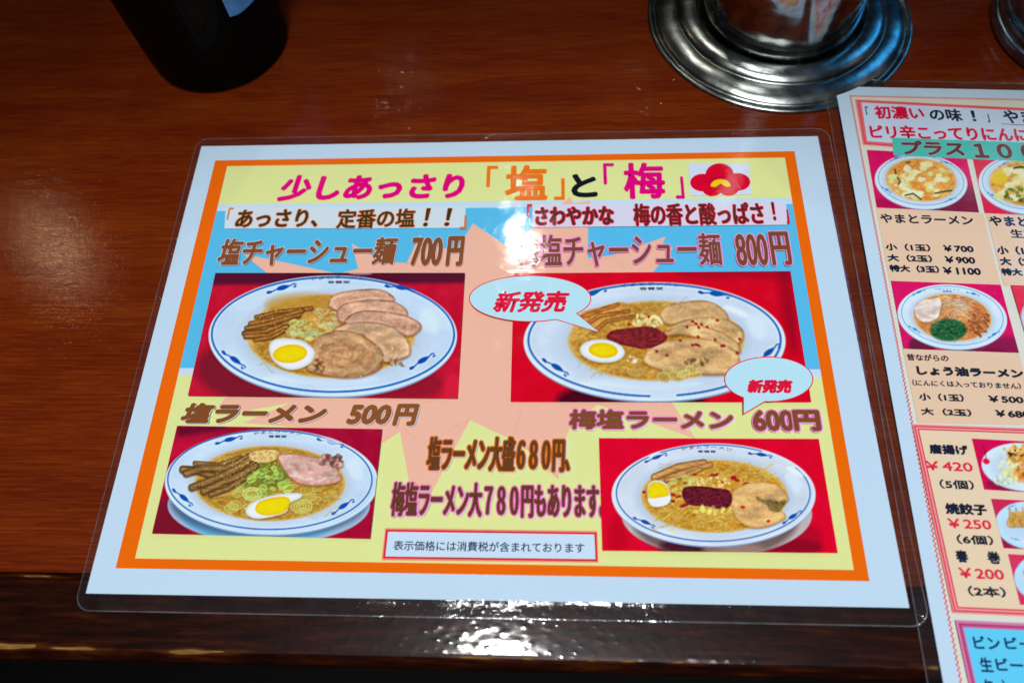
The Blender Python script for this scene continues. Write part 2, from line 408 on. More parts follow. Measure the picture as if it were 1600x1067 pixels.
# ------------------------------------------------------------------ printed food photographs, painted vertex by vertex
def hsh(ix, iy, s):
    v = np.sin(ix * 127.1 + iy * 311.7 + s * 74.7) * 43758.5453; return v - np.floor(v)
def vnoise(x, y, s=0):
    ix, iy = np.floor(x), np.floor(y); fx, fy = x - ix, y - iy; fx = fx * fx * (3 - 2 * fx); fy = fy * fy * (3 - 2 * fy)
    return (hsh(ix, iy, s) * (1 - fx) + hsh(ix + 1, iy, s) * fx) * (1 - fy) + (hsh(ix, iy + 1, s) * (1 - fx) + hsh(ix + 1, iy + 1, s) * fx) * fy
def fbm(x, y, s=0, o=4):
    t = 0; a = 0.5; n = 0
    for i in range(o): t = t + a * vnoise(x * 2 ** i, y * 2 ** i, s + i * 7); n += a; a *= 0.55
    return t / n
class Photo:
    def __init__(s, sheet, quad, crop, nx, ny, seed=1):
        s.sheet = sheet; s.crop = crop; s.h = sheet.up(); s.nx, s.ny = nx, ny; s.rng = random.Random(seed)
        q = [sheet.loc(crop(p)) for p in quad]                       # TL TR BR BL
        U, V = np.meshgrid(np.linspace(0, 1, nx + 1), np.linspace(0, 1, ny + 1))
        L = [(q[0][i] * (1 - U) + q[1][i] * U) * (1 - V) + (q[3][i] * (1 - U) + q[2][i] * U) * V for i in (0, 1)]
        s.P = sheet.world(L[0], L[1], s.h); x, y = project(s.P)
        s.X = (x - crop.x0) * crop.k; s.Y = (y - crop.y0) * crop.k
        s.aa = abs(s.X[0, 1] - s.X[0, 0]) * 0.9
        s.C = np.zeros((ny + 1, nx + 1, 3))
        s.xc = (s.X.min(0), s.X.max(0)); s.yc = (s.Y.min(1), s.Y.max(1))
    def box(s, x0, y0, x1, y1):
        c = np.where((s.xc[1] >= x0) & (s.xc[0] <= x1))[0]; r = np.where((s.yc[1] >= y0) & (s.yc[0] <= y1))[0]
        if len(c) == 0 or len(r) == 0: return None
        return (slice(r[0], r[-1] + 1), slice(c[0], c[-1] + 1))
    def put(s, sl, al, col):
        col = np.asarray(col, float); al = np.clip(al, 0, 1)[..., None]
        s.C[sl] = s.C[sl] * (1 - al) + col * al
    def all(s): return (slice(None), slice(None))
    def bg(s, c, n=10, sc=60):
        f = fbm(s.X / sc, s.Y / sc, 3)[..., None]; s.C[:] = np.array(c, float) + (f - 0.5) * n * 2
    def ell(s, cx, cy, a, b, c, rot=0, soft=0, al=1.0, tex=None):
        m = max(a, b) + soft * 3 + 5; sl = s.box(cx - m, cy - m, cx + m, cy + m)
        if sl is None: return
        r = math.radians(rot); dx = s.X[sl] - cx; dy = s.Y[sl] - cy
        u = dx * math.cos(r) + dy * math.sin(r); v = -dx * math.sin(r) + dy * math.cos(r)
        q = np.sqrt((u / a) ** 2 + (v / b) ** 2) + 1e-9; g = np.sqrt((u / a ** 2) ** 2 + (v / b ** 2) ** 2) / q + 1e-9
        sd = (q - 1) / g; w_ = s.aa + soft
        col = np.array(c, float)
        if tex is not None: col = col + tex(s.X[sl], s.Y[sl], q)
        s.put(sl, np.clip(0.5 - sd / w_, 0, 1) * al, col)
    def ring(s, cx, cy, a, b, wdt, c, rot=0, al=1.0, soft=0, a0=None, a1=None):
        m = max(a, b) + wdt + 8; sl = s.box(cx - m, cy - m, cx + m, cy + m)
        if sl is None: return
        r = math.radians(rot); dx = s.X[sl] - cx; dy = s.Y[sl] - cy
        u = dx * math.cos(r) + dy * math.sin(r); v = -dx * math.sin(r) + dy * math.cos(r)
        q = np.sqrt((u / a) ** 2 + (v / b) ** 2) + 1e-9; g = np.sqrt((u / a ** 2) ** 2 + (v / b ** 2) ** 2) / q + 1e-9
        d = np.abs((q - 1) / g) - wdt / 2; A = np.clip(0.5 - d / (s.aa + soft), 0, 1) * al
        if a0 is not None:
            th = np.degrees(np.arctan2(v / b, u / a)) % 360; A = A * ((th > a0) & (th < a1))
        s.put(sl, A, c)
    def sdf(s, pts, sl):
        X, Y = s.X[sl], s.Y[sl]; D = np.full(X.shape, 1e9); ins = np.zeros(X.shape, bool); n = len(pts)
        for i in range(n):
            x0, y0 = pts[i - 1]; x1, y1 = pts[i]; ex, ey = x1 - x0, y1 - y0
            t = np.clip(((X - x0) * ex + (Y - y0) * ey) / (ex * ex + ey * ey + 1e-9), 0, 1)
            D = np.minimum(D, (X - x0 - t * ex) ** 2 + (Y - y0 - t * ey) ** 2)
            if y0 != y1: ins ^= ((y0 > Y) != (y1 > Y)) & (X < (x1 - x0) * (Y - y0) / (y1 - y0) + x0)
        D = np.sqrt(D); return np.where(ins, -D, D)
    def poly(s, pts, c, al=1.0, soft=0, smooth=True, shade=None):
        if smooth: pts = spline(pts, 4)
        P = np.array(pts); m = soft * 2 + 4; sl = s.box(P[:, 0].min() - m, P[:, 1].min() - m, P[:, 0].max() + m, P[:, 1].max() + m)
        if sl is None: return
        d = s.sdf(pts, sl); col = np.array(c, float)
        if shade is not None: col = shade(s.X[sl], s.Y[sl], d, col)
        s.put(sl, np.clip(0.5 - d / (s.aa + soft), 0, 1) * al, col)
    def stroke(s, pts, wdt, c, al=1.0, dark=0.45, soft=0, tex=0, taper=False):
        P = np.array(pts, float); m = wdt + 4; sl = s.box(P[:, 0].min() - m, P[:, 1].min() - m, P[:, 0].max() + m, P[:, 1].max() + m)
        if sl is None: return
        X, Y = s.X[sl], s.Y[sl]; D = np.full(X.shape, 1e9); T = np.zeros(X.shape)
        for i in range(len(P) - 1):
            ex, ey = P[i + 1] - P[i]; t = np.clip(((X - P[i][0]) * ex + (Y - P[i][1]) * ey) / (ex * ex + ey * ey + 1e-9), 0, 1)
            d = np.hypot(X - P[i][0] - t * ex, Y - P[i][1] - t * ey); T = np.where(d < D, (i + t) / (len(P) - 1), T); D = np.minimum(D, d)
        hw = wdt / 2 * (np.ones_like(T) if not taper else (0.35 + 0.65 * np.sin(np.pi * np.clip(T, 0.05, 0.95))))
        k = np.clip(D / hw, 0, 1)[..., None]; col = np.array(c, float) * (1 - dark * k ** 2)
        if tex: col = col * (1 + tex * (fbm(X / 34, Y / 7, int(P[0][0]) % 13) - 0.5))[..., None]
        s.put(sl, np.clip(0.5 - (D - hw) / (s.aa + soft), 0, 1) * al, col)
    def done(s, text, parent=None):
        o = s.sheet.root; ny, nx = s.ny, s.nx
        I = np.arange((ny + 1) * (nx + 1)).reshape(ny + 1, nx + 1)
        F = np.stack([I[1:, :-1], I[1:, 1:], I[:-1, 1:], I[:-1, :-1]], -1).reshape(-1, 4)
        me = mesh('food_photo', (s.P - np.array(o.location)).reshape(-1, 3), F, PHOTO)
        at = me.color_attributes.new('Col', 'FLOAT_COLOR', 'POINT')
        def blur(a, k_=1):
            for ax in (0, 1):
                b = np.pad(a, [(1, 1) if q == ax else (0, 0) for q in range(3)], mode='edge')
                a = (np.take(b, range(0, a.shape[ax]), ax) + 2 * a + np.take(b, range(2, a.shape[ax] + 2), ax)) / 4
            return a
        if s.nx >= 250:
            b = blur(s.C); wide = b
            for _ in range(6): wide = blur(wide)
            s.C = b + 0.55 * (b - wide)                      # printed pictures are sharpened
        lum = s.C.mean(-1, keepdims=True); s.C = lum + (s.C - lum) * 1.09; s.C = 122 + (s.C - 122) * 1.07
        gr = (fbm(s.X / 3.1, s.Y / 3.1, 5, 2) - 0.5)[..., None] * 12
        c = np.clip(lin(np.clip(s.C + gr, 0, 255)) / LIGHT, 0.002, 0.86).reshape(-1, 3)
        c = np.concatenate([c, np.ones((len(c), 1))], 1).astype(np.float32); at.data.foreach_set('color', c.ravel())
        ob = link('food_photo', me, o); label(ob, text); return ob
    # ---- ingredients
    def motif(s, x, y, ang, k=1.0, c=(30, 80, 165)):
        r = math.radians(ang); f = lambda u, v: (x + (u * math.cos(r) - v * math.sin(r)) * k, y + (u * math.sin(r) + v * math.cos(r)) * k * 0.8)
        s.poly([f(-38, 4), f(-22, -12), f(4, -16), f(24, -12), f(44, -4), f(24, 8), f(2, 16), f(-24, 14)], c)
        s.stroke([f(44, -4), f(62, -12), f(76, -6)], 6 * k, c, dark=0); s.ell(*f(66, 8), 9 * k, 5 * k, c, rot=ang)
        s.stroke([f(-40, 4), f(-62, 12), f(-88, 6)], 6 * k, c, dark=0); s.ell(*f(-80, 14), 16 * k, 7 * k, c, rot=ang)
    def pork(s, pts, base=(196, 148, 124), fat=(222, 190, 168), edge=(140, 84, 56), cen=None, seed=0, k=1.0, bandw=16):
        P = np.array(pts, float); cx, cy = cen or P.mean(0); base = np.array(base, float); fat = np.array(fat, float); edge = np.array(edge, float)
        s.poly([(x + 3, y + 7 * k) for x, y in pts], (90, 60, 30), al=0.45, soft=10 * k)
        def sh(X, Y, d, c):
            n = fbm(X / (34 * k), Y / (20 * k), seed); n2 = fbm(X / (9 * k), Y / (6 * k), seed + 9)
            rr = np.hypot((X - cx), (Y - cy) * 1.5); sw = 0.5 + 0.5 * np.sin(rr / (9.5 * k) + n * 9 + np.arctan2(Y - cy, X - cx) * 0.9)
            t = np.clip((sw - 0.35) * 1.3, 0, 1) * 0.5
            col = base * (1 - t[..., None]) + fat * t[..., None]
            f = np.exp(-((-d - bandw * k * (0.6 + 0.8 * n)) / (12 * k)) ** 2) * 0.55; col = col * (1 - f[..., None]) + fat * f[..., None]
            e = np.clip(1 - (-d) / ((4 + 12 * n) * k), 0, 1) * (0.35 + 0.65 * n2); col = col * (1 - e[..., None]) + edge * e[..., None]
            n3 = fbm(X / (70 * k), Y / (34 * k), seed + 3)
            col = col * (0.70 + 0.48 * n3[..., None]) * (0.91 + 0.18 * n2[..., None])
            g = np.clip((fbm(X / (15 * k), Y / (5 * k), seed + 21) - 0.70) * 5, 0, 0.5)[..., None]
            return col * (1 - g) + np.array([236, 228, 214.]) * g
        s.poly(pts, base, shade=sh)
    def egg(s, white, yolk, wc=(228, 234, 236), yc=(246, 196, 18)):
        s.poly([(x + 2, y + 7) for x, y in white], (95, 80, 30), al=0.4, soft=9)
        def sh(X, Y, d, c): return c * (0.84 + 0.16 * np.clip(-d / 22, 0, 1))[..., None] * (0.97 + 0.05 * fbm(X / 40, Y / 30, 2))[..., None]
        s.poly(white, wc, shade=sh)
        def sy(X, Y, d, c): return c * (0.90 + 0.12 * np.clip(-d / 18, 0, 1))[..., None] * (0.94 + 0.10 * fbm(X / 30, Y / 18, 5))[..., None] + np.array([0, 0, 14.])
        s.poly(yolk, yc, shade=sy)
    def noodles(s, region, n, c, wdt=4, amp=18, ln=90, al=0.6):
        x0, y0, x1, y1 = region
        for i in range(n):
            x = s.rng.uniform(x0, x1); y = s.rng.uniform(y0, y1); a = s.rng.uniform(-0.5, 0.5); ph = s.rng.uniform(0, 6); L = s.rng.uniform(0.5, 1) * ln
            am = s.rng.uniform(0.2, 1) * amp; fr = s.rng.uniform(0.8, 2.2)
            pts = [(x + t * L * math.cos(a), y + t * L * math.sin(a) + am * math.sin(ph + t * fr * 3)) for t in np.linspace(0, 1, 8)]
            k = s.rng.uniform(0.78, 1.18); s.stroke(pts, wdt * s.rng.uniform(0.7, 1.2), tuple(min(255, q * k) for q in c), al=al * s.rng.uniform(0.5, 1), dark=0.35)
    def dots(s, region, n, c, r=(2, 4), al=0.9, var=0.2):
        x0, y0, x1, y1 = region; cx, cy = (x0 + x1) / 2, (y0 + y1) / 2
        for i in range(n):
            t = s.rng.uniform(0, 6.28); q = math.sqrt(s.rng.random()); k = s.rng.uniform(1 - var, 1 + var)
            s.ell(cx + (x1 - x0) / 2 * q * math.cos(t), cy + (y1 - y0) / 2 * q * math.sin(t), s.rng.uniform(*r), s.rng.uniform(*r) * 0.7, tuple(min(255, v * k) for v in c), rot=s.rng.uniform(0, 180), al=al)
    def onion(s, region, n, r=(10, 22), c=(200, 208, 130), c2=(120, 140, 50), al=0.75):
        x0, y0, x1, y1 = region; cx, cy = (x0 + x1) / 2, (y0 + y1) / 2
        for i in range(n):
            t = s.rng.uniform(0, 6.28); q = math.sqrt(s.rng.random()); x = cx + (x1 - x0) / 2 * q * math.cos(t); y = cy + (y1 - y0) / 2 * q * math.sin(t)
            a = s.rng.uniform(*r); b = a * s.rng.uniform(0.45, 0.75); ro = s.rng.uniform(-30, 30); k = s.rng.uniform(0.85, 1.15)
            s.ell(x, y, a, b, tuple(v * k for v in c2), rot=ro, al=al * 0.6); s.ring(x, y, a, b, 4, tuple(min(255, v * k) for v in c), rot=ro, al=al); s.ring(x, y, a * 0.5, b * 0.5, 2.5, tuple(min(255, v * k) for v in c), rot=ro, al=al * 0.8)
    def soup(s, cx, cy, a, b, c1=(200, 170, 100), c2=(150, 116, 52), rot=0):
        c1 = np.array(c1, float) * (1.06, 0.97, 0.84); c2 = np.array(c2, float) * (1.06, 0.95, 0.80)
        def tx(X, Y, q):
            n = fbm(X / 60, Y / 34, 4); n2 = fbm(X / 14, Y / 8, 11, 3); t = np.clip(n * 1.5 - 0.25, 0, 1)[..., None]
            col = c1 * (1 - t) + c2 * t; col = col * (0.74 + 0.42 * n2)[..., None]
            g = np.clip((fbm(X / 20, Y / 6, 17, 3) - 0.68) * 4, 0, 0.45)[..., None]; col = col * (1 - g) + np.array([228, 216, 176.]) * g
            e = np.clip((q - 0.93) / 0.07, 0, 1)[..., None]; col = col * (1 - e) + np.array([196, 178, 130.]) * e
            return col - c1
        s.ell(cx, cy, a * 1.06, b * 1.07, (172, 184, 200), rot=rot, soft=34, al=0.55)
        s.ell(cx, cy, a, b, c1, rot=rot, soft=5, tex=tx)
    def bowl(s, cx, cy, a, b, rot=0, rim=(188, 208, 230), well=(184, 200, 220), hi=(206, 222, 240)):
        s.ell(cx, cy + b * 0.035, a * 0.992, b * 0.995, (128, 152, 186), rot=rot, soft=2)
        s.ell(cx, cy, a, b, rim, rot=rot, soft=1.5, tex=lambda X, Y, q: ((fbm(X / 220, Y / 120, 8) - 0.5) * 22)[..., None] + np.clip((q - 0.965) / 0.035, 0, 1)[..., None] * 12.0)
        s.ell(cx, cy + b * 0.03, a * 0.80, b * 0.80, well, rot=rot, soft=30, al=0.75)
        s.ell(cx - a * .1, cy + b * 0.70, a * 0.45, b * 0.10, hi, rot=rot, soft=26, al=0.7)
        s.ell(cx + a * .78, cy - b * 0.25, a * 0.07, b * 0.22, hi, rot=rot - 25, soft=26, al=0.7)

# ------------------------------------------------------------------ laminating film round a sheet
def film_border(sheet, corners, W4, text, lift=None, r=0.006):
    m = max(W4)
    """clear border: follows the paper outline, dips off the paper edge, then lies flat, with a cut edge all round"""
    c = np.array(corners); ctr = c.mean(0); nseg = 60; inner = []; n2 = []
    # rounded outline of width m outside the paper; inner ring = paper outline
    def outline(off, rad):
        out = []
        for i in range(4):
            p, a, b = c[i], c[i - 1], c[(i + 1) % 4]
            da = (p - a) / np.linalg.norm(p - a); db = (b - p) / np.linalg.norm(b - p)
            na = np.array([-da[1], da[0]]); nb = np.array([-db[1], db[0]])
            if na @ (p - ctr) < 0: na = -na
            if nb @ (p - ctr) < 0: nb = -nb
            fa, fb = W4[i - 1] / m, W4[i] / m
            o = p + (na * fa + nb * fb) * off; ra = max(rad, 1e-6); cc = o - (na + nb) * ra
            for t in np.linspace(0, math.pi / 2, 9): out.append(cc + na * ra * math.cos(t) + nb * ra * math.sin(t))
            # points along the side to the next corner
            q = c[(i + 1) % 4]; e = c[(i + 2) % 4]; dq = (e - q) / np.linalg.norm(e - q); nq = np.array([-dq[1], dq[0]])
            if nq @ (q - ctr) < 0: nq = -nq
            o2 = q + (nb * fb + nq * W4[(i + 1) % 4] / m) * off; c2 = o2 - (nb + nq) * ra; s0 = out[-1]; s1 = c2 + nb * ra
            for t in np.linspace(0, 1, nseg + 2)[1:-1]: out.append(s0 + (s1 - s0) * t)
        return np.array(out)
    rings = [(0.0000, 0.00002, 1e-5), (0.0004, -0.00003, 4e-4), (0.0009, -0.00012, 9e-4), (0.0015, -0.00018, 0.0015), (m * 0.42, -0.00018, r * 0.45), (m * 0.6, -0.00018, r * 0.65), (m * 0.76, -0.00018, r * 0.8), (m * 0.93, -0.00016, r * 0.95), (m, -0.00019, r), (m, -0.00032, r), (m - 0.0003, -0.00036, r)]
    V = []; K = None
    for off, z, rad in rings:
        q = outline(off, rad); K = len(q); wob = 0.00005 * np.sin(q[:, 0] * 160 + q[:, 1] * 90) * (off / m)
        zz = z + wob + (lift(q) if lift is not None else 0)
        V.append(sheet_local(sheet, q[:, 0], q[:, 1], zz))
    V = np.concatenate(V)
    def quads(i0, i1):
        F = []
        for i in range(i0, i1):
            for j in range(K): F.append((i * K + j, i * K + (j + 1) % K, (i + 1) * K + (j + 1) % K, (i + 1) * K + j))
        return F
    o = link('film_border', mesh('film_border', V, quads(0, 7), FILM, smooth=True), sheet.root); label(o, text)
    e = link('film_cut_edge', mesh('film_cut_edge', V, quads(7, 10), FILM_EDGE, smooth=False), o)
    return o
def paper(sheet, corners, lift=None):
    V = [tuple(sheet_local(sheet, a, b, 0.0)) for a, b in corners] + [tuple(sheet_local(sheet, a, b, -0.00015)) for a, b in corners]
    F = [(0, 1, 2, 3)] + [(i, (i + 1) % 4, 4 + (i + 1) % 4, 4 + i) for i in range(4)]
    F = [(3, 2, 1, 0)] + [(i, (i + 1) % 4, 4 + (i + 1) % 4, 4 + i) for i in range(4)] + [(4, 5, 6, 7)]
    o = link('paper', mesh('paper', V, F, ink((184, 209, 231))), sheet.root); return o

# =================================================================== MENU 1
root1 = thing('laminated_menu', (0, 0, 0), 'landscape laminated menu with orange border and four large bowl photos', 'menu')
s1.root = root1
C1 = [s1.loc(p) for p in ((314.9, 228.9), (1277.8, 213.2), (1421, 949.2), (134, 926.6))]
paper(s1, C1)
def lift1(q):   # the right hand bottom corner rides up on the other menu
    t = np.clip((q[:, 0] - 0.1488) / 0.0062, 0, 1.2) * np.clip((-q[:, 1] - 0.086) / 0.018, 0, 1)
    return 0.0017 * t ** 1.3
film_border(s1, C1, (0.0050, 0.0056, 0.0062, 0.0032), 'clear laminate border around the menu sheet', lift1)
flat(s1, 'orange_border', [(336.3, 251), (1241.4, 236.5), (1358.6, 907.6), (180.5, 887.3)], (226, 100, 12))
INN = [(355, 260), (1226.4, 246.5), (1334, 890), (211, 872)]
flat(s1, 'yellow_ground', INN, (212, 220, 148))
def lerp(a, b, t): return (a[0] + (b[0] - a[0]) * t, a[1] + (b[1] - a[1]) * t)
LT, RT, RB, LB = INN
def band(y0, y1):   # full-width band between two heights measured down the left and right sides
    f = lambda A, B, y: lerp(A, B, (y - A[1]) / (B[1] - A[1]))
    return [f(LT, LB, y0[0]), f(RT, RB, y0[1]), f(RT, RB, y1[1]), f(LT, LB, y1[0])]
flat(s1, 'pale_band', band((320, 309), (330, 319)), (188, 212, 232))
flat(s1, 'blue_ground', band((330, 319), (575, 577)), (82, 180, 226))
flat(s1, 'pale_band', band((575, 577), (586, 590)), (190, 212, 230))
burst = [(380, 397), (529, 428), (560, 420), (549.6, 381), (600, 410), (636, 411), (655.5, 367.5), (676, 384), (712, 392), (739.4, 349.6), (796, 388), (877, 319), (891, 307.6), (896, 318), (922, 314), (919, 350), (918.5, 404), (958, 399), (1040, 370), (1030, 392), (1052, 387), (1017, 429), (1010, 500), (1030, 600), (1052, 632), (1087, 686), (1016, 660), (933.5, 632), (889, 671), (885, 683), (872, 749), (825.8, 705), (792.6, 682.8), (734.4, 656.6), (700, 720), (653.6, 810), (639, 752), (625, 674.4), (598, 692), (560, 678), (519, 671.6), (380, 660.6), (419, 644), (455, 629), (379, 643), (340, 636), (352, 622), (420, 560), (470, 500), (419, 428)]
flat_tri(s1, 'salmon_burst', burst, (232, 176, 156), text='jagged salmon starburst behind the photos')
for a, b in (((735, 655), (700, 690)), ((815, 638), (800, 685)), ((632, 671), (668, 698)), ((918, 404), (923, 412)), ((920, 414), (958, 400)), ((958, 400), (985, 430)), ((690, 429), (706, 408)), ((632, 411), (690, 425)), ((877, 319), (860, 332)), ((700, 675), (734, 654)), ((793, 683), (760, 668))):
    frame_lines(s1, 'burst_line', [a, b], 0.09, (206, 138, 116), close=False)

# heading
write(s1, '少しあっさり', (405, 311), (1482, 145), Z1, (214, 0, 124), bold=0.75, shear=0.12)
write(s1, '「', (58, 187), (114, 88), Z2, (228, 112, 22), bold=0.3)
write(s1, '塩', (143, 249), (342, 83), Z2, (228, 112, 22), bold=0.62)
write(s1, '」', (372, 246), (422, 146), Z2, (228, 112, 22), bold=0.3)
write(s1, 'と', (450, 235), (574, 124), Z2, (18, 24, 34), bold=0.7)
write(s1, '「', (598, 175), (653, 76), Z2, (214, 0, 124), bold=0.3)
write(s1, '梅', (686, 243), (890, 72), Z2, (214, 0, 124), bold=0.62)
write(s1, '」', (928, 241), (978, 138), Z2, (214, 0, 124), bold=0.3)
flat(s1, 'flower_panel', [(994, 78), (1276, 82), (1285, 222), (1003, 228)], (200, 212, 234), Z2)
fl_ = []
for cx, cy, a, b in ((1060, 167, 58, 41), (1222, 164, 58, 41), (1104, 198, 46, 31), (1180, 196, 46, 31), (1138, 132, 66, 54)):
    flat(s1, 'petal', ell_pts(cx, cy, a, b), (208, 0, 44), Z2)
flat(s1, 'flower_centre', ell_pts(1143, 184, 46, 32, t0=180, t1=360) + [(1172, 188), (1143, 172), (1116, 188)], (246, 196, 20), Z2)
for t in range(200, 345, 13):
    x, y = 1143 + 56 * math.cos(math.radians(t)), 178 + 38 * math.sin(math.radians(t))
    flat(s1, 'stamen', ell_pts(x, y, 3, 3, n=8), (110, 10, 20), Z2)

# sub headings
flat(s1, 'caption_ground', [(122, 350), (1482, 345), (1482, 464), (114, 467)], (198, 214, 226), Z1)
OL = (206, 116, 62); DK = (52, 50, 32)
write(s1, '「', (124, 418), (168, 348), Z1, OL, bold=0.22)
write(s1, 'あっさり、', (165, 466), (660, 352), Z1, DK, bold=0.24, out=OL, r_out=0.42, shear=0.05)
write(s1, '定番の塩', (742, 470), (1205, 350), Z1, DK, bold=0.16, out=OL, r_out=0.40)
write(s1, '！', (1238, 458), (1288, 350), Z1, DK, bold=0.16, out=OL, r_out=0.28, shear=0.1)
write(s1, '！', (1358, 456), (1410, 350), Z1, DK, bold=0.16, out=OL, r_out=0.28, shear=0.1)
write(s1, '」', (1448, 470), (1490, 392), Z1, OL, bold=0.22)
flat(s1, 'caption_ground', [(272, 270), (1445, 262), (1450, 364), (272, 376)], (206, 204, 228), Z2)
OR = (206, 32, 62); DR = (78, 40, 34)
write(s1, '「', (246, 330), (272, 268), Z2, OR, bold=0.3)
write(s1, 'さわやかな', (280, 371), (652, 275), Z2, DR, bold=0.2, out=OR, r_out=0.5)
write(s1, '梅の香と酸っぱさ', (728, 372), (1348, 258), Z2, DR, bold=0.14, out=OR, r_out=0.42)
write(s1, '！', (1372, 346), (1402, 258), Z2, DR, bold=0.14, out=OR, r_out=0.3)
write(s1, '」', (1437, 360), (1464, 292), Z2, OR, bold=0.32)
# dishes
BR = (126, 74, 44); PALE = (222, 196, 200)
write(s1, '塩チャーシュー麺', (62, 686), (1108, 512), Z1, BR, bold=0.46, out=PALE, r_out=0.26, shear=0.12)
write(s1, '700', (1165, 684), (1362, 514), Z1, BR, bold=0.52, out=PALE, r_out=0.2, shear=0.08)
write(s1, '円', (1364, 686), (1484, 508), Z1, BR, bold=0.62, out=PALE, r_out=0.2, shear=0.08)
PK = (226, 138, 190)
write(s1, '梅塩チャーシュー麺', (188, 566), (1148, 398), Z2, (116, 70, 52), bold=0.28, out=PK, r_out=0.55)
write(s1, '800', (1194, 560), (1374, 402), Z2, (116, 70, 46), bold=0.32, out=PK, r_out=0.5)
write(s1, '円', (1352, 558), (1480, 392), Z2, (116, 70, 46), bold=0.42, out=PK, r_out=0.5)
write(s1, '塩ラーメン', (282, 663.5), (514, 630), PX, (124, 74, 38), bold=0.62, shadow=(206, 200, 214), shear=0.2)
write(s1, '500', (541, 665), (614, 633), PX, (132, 80, 42), bold=0.62, shadow=(206, 200, 214), shear=0.2)
write(s1, '円', (613, 667), (657, 632), PX, (132, 80, 42), bold=0.62, shadow=(206, 200, 214), shear=0.18)
write(s1, '梅塩ラーメン', (885, 675), (1147, 638.5), PX, (122, 72, 46), bold=0.46, out=(226, 118, 184), r_out=0.46, shadow=(214, 206, 222), shear=0.05)
write(s1, '600', (1170, 677), (1243, 640), PX, (122, 72, 46), bold=0.46, out=(226, 118, 184), r_out=0.46, shadow=(214, 206, 222))
write(s1, '円', (1233, 677), (1285, 640), PX, (122, 72, 46), bold=0.56, out=(226, 118, 184), r_out=0.46, shadow=(214, 206, 222))
write(s1, '塩ラーメン大盛６８０円、', (355, 424), (1312, 172), Z6, (100, 60, 32), bold=0.36, out=(204, 102, 30), r_out=0.46, shadow=(210, 208, 220), shear=0.10)
write(s1, '梅塩ラーメン大７８０円もあります。', (118, 730), (1540, 468), Z6, (98, 56, 40), bold=0.34, out=(226, 108, 172), r_out=0.46, shadow=(214, 208, 224))
# tax notice
flat(s1, 'notice_frame', [(97, 783), (1487, 803), (1494, 1008), (73, 992)], (236, 128, 112), Z6)
flat(s1, 'notice_frame', [(103, 793), (1480, 813), (1486, 999), (84, 980)], (206, 24, 44), Z6)
flat(s1, 'notice_ground', [(116, 806), (1467, 824), (1474, 986), (98, 968)], (192, 214, 236), Z6)
write(s1, '表示価格には消費税が含まれております', (148, 946), (1402, 862), Z6, (38, 52, 78), bold=0.06)

# ---- printed photos of menu 1
def arc_text(crop, cx, y, wdt, h, arc):
    write(s1, 'やまとラーメン', (cx - wdt / 2, y + h), (cx + wdt / 2, y), crop, (58, 70, 104), bold=0.03, arc=arc, text='name printed on the bowl rim')
# P1: salt chashu noodles
p = Photo(s1, [(195, 30), (1490, 30), (1453, 682), (52, 668)], Z3, 400, 200, 5)
p.bg((176, 30, 56), 8)
p.poly([(100, -60), (1700, -60), (1700, 72), (100, 84)], (82, 26, 50), soft=22, smooth=False)
p.ell(560, 520, 470, 210, (112, 32, 48), soft=60, al=0.9); p.ell(1120, 600, 260, 90, (120, 30, 46), soft=50, al=0.7); p.ell(1430, 660, 60, 120, (206, 44, 70), soft=40, al=0.6)
p.bowl(800, 350, 647, 315)
p.ring(801, 342, 631, 298, 9, (22, 92, 172))
p.soup(790, 350, 440, 220, (196, 172, 108), (150, 112, 46))
p.ell(640, 190, 190, 60, (178, 136, 62), soft=40, al=0.7)
for q in ((540, 98, -14), (1160, 98, 16), (292, 475, 48), (1270, 475, -32)): p.motif(*q, k=0.95)
p.noodles((380, 380, 640, 520), 26, (200, 196, 120), 5, al=0.5)
p.noodles((480, 150, 800, 260), 20, (196, 160, 92), 5, al=0.45)
mm = (158, 108, 58)
for P_, w_ in (([(400, 250), (520, 222), (690, 205)], 20), ([(370, 285), (480, 262), (640, 218)], 24), ([(350, 308), (470, 286), (625, 240)], 24), ([(338, 335), (450, 325), (600, 268)], 26), ([(345, 352), (460, 345), (560, 300)], 24), ([(395, 368), (480, 358), (545, 322)], 20)):
    p.stroke([(x, y + 6) for x, y in P_], w_, (70, 46, 22), al=0.6, dark=0, soft=5); p.stroke(P_, w_, mm, tex=0.7, dark=0.55)
p.onion((530, 270, 820, 380), 26, (12, 26), (206, 214, 150), (150, 164, 84))
p.noodles((540, 300, 820, 370), 40, (206, 216, 168), 5, 16, 60, 0.8)
p.noodles((690, 210, 830, 300), 46, (232, 228, 200), 4, 14, 44, 0.9)
p.dots((380, 190, 800, 340), 110, (230, 200, 130), (1.5, 3.0))
p.pork([(775, 190), (800, 140), (870, 116), (990, 104), (1070, 114), (1122, 152), (1100, 172), (1000, 172), (900, 188), (840, 220), (800, 210)], seed=1)
p.pork([(820, 245), (830, 205), (880, 175), (1000, 160), (1110, 168), (1178, 205), (1184, 245), (1100, 240), (960, 225), (890, 262), (850, 282)], seed=2)
p.pork([(860, 278), (890, 240), (960, 218), (1080, 223), (1180, 243), (1254, 282), (1252, 322), (1190, 352), (1100, 312), (1000, 288), (900, 290)], seed=3)
p.pork([(795, 322), (860, 290), (960, 276), (1080, 290), (1160, 338), (1202, 400), (1196, 452), (1120, 484), (1060, 484), (1040, 420), (960, 352), (860, 332)], base=(204, 164, 128), seed=4)
p.pork([(690, 400), (730, 350), (820, 322), (900, 328), (980, 366), (1050, 420), (1062, 484), (1030, 532), (950, 562), (850, 568), (770, 556), (700, 542), (655, 515), (680, 460)], base=(180, 134, 98), fat=(216, 186, 140), cen=(840, 440), seed=5, bandw=30)
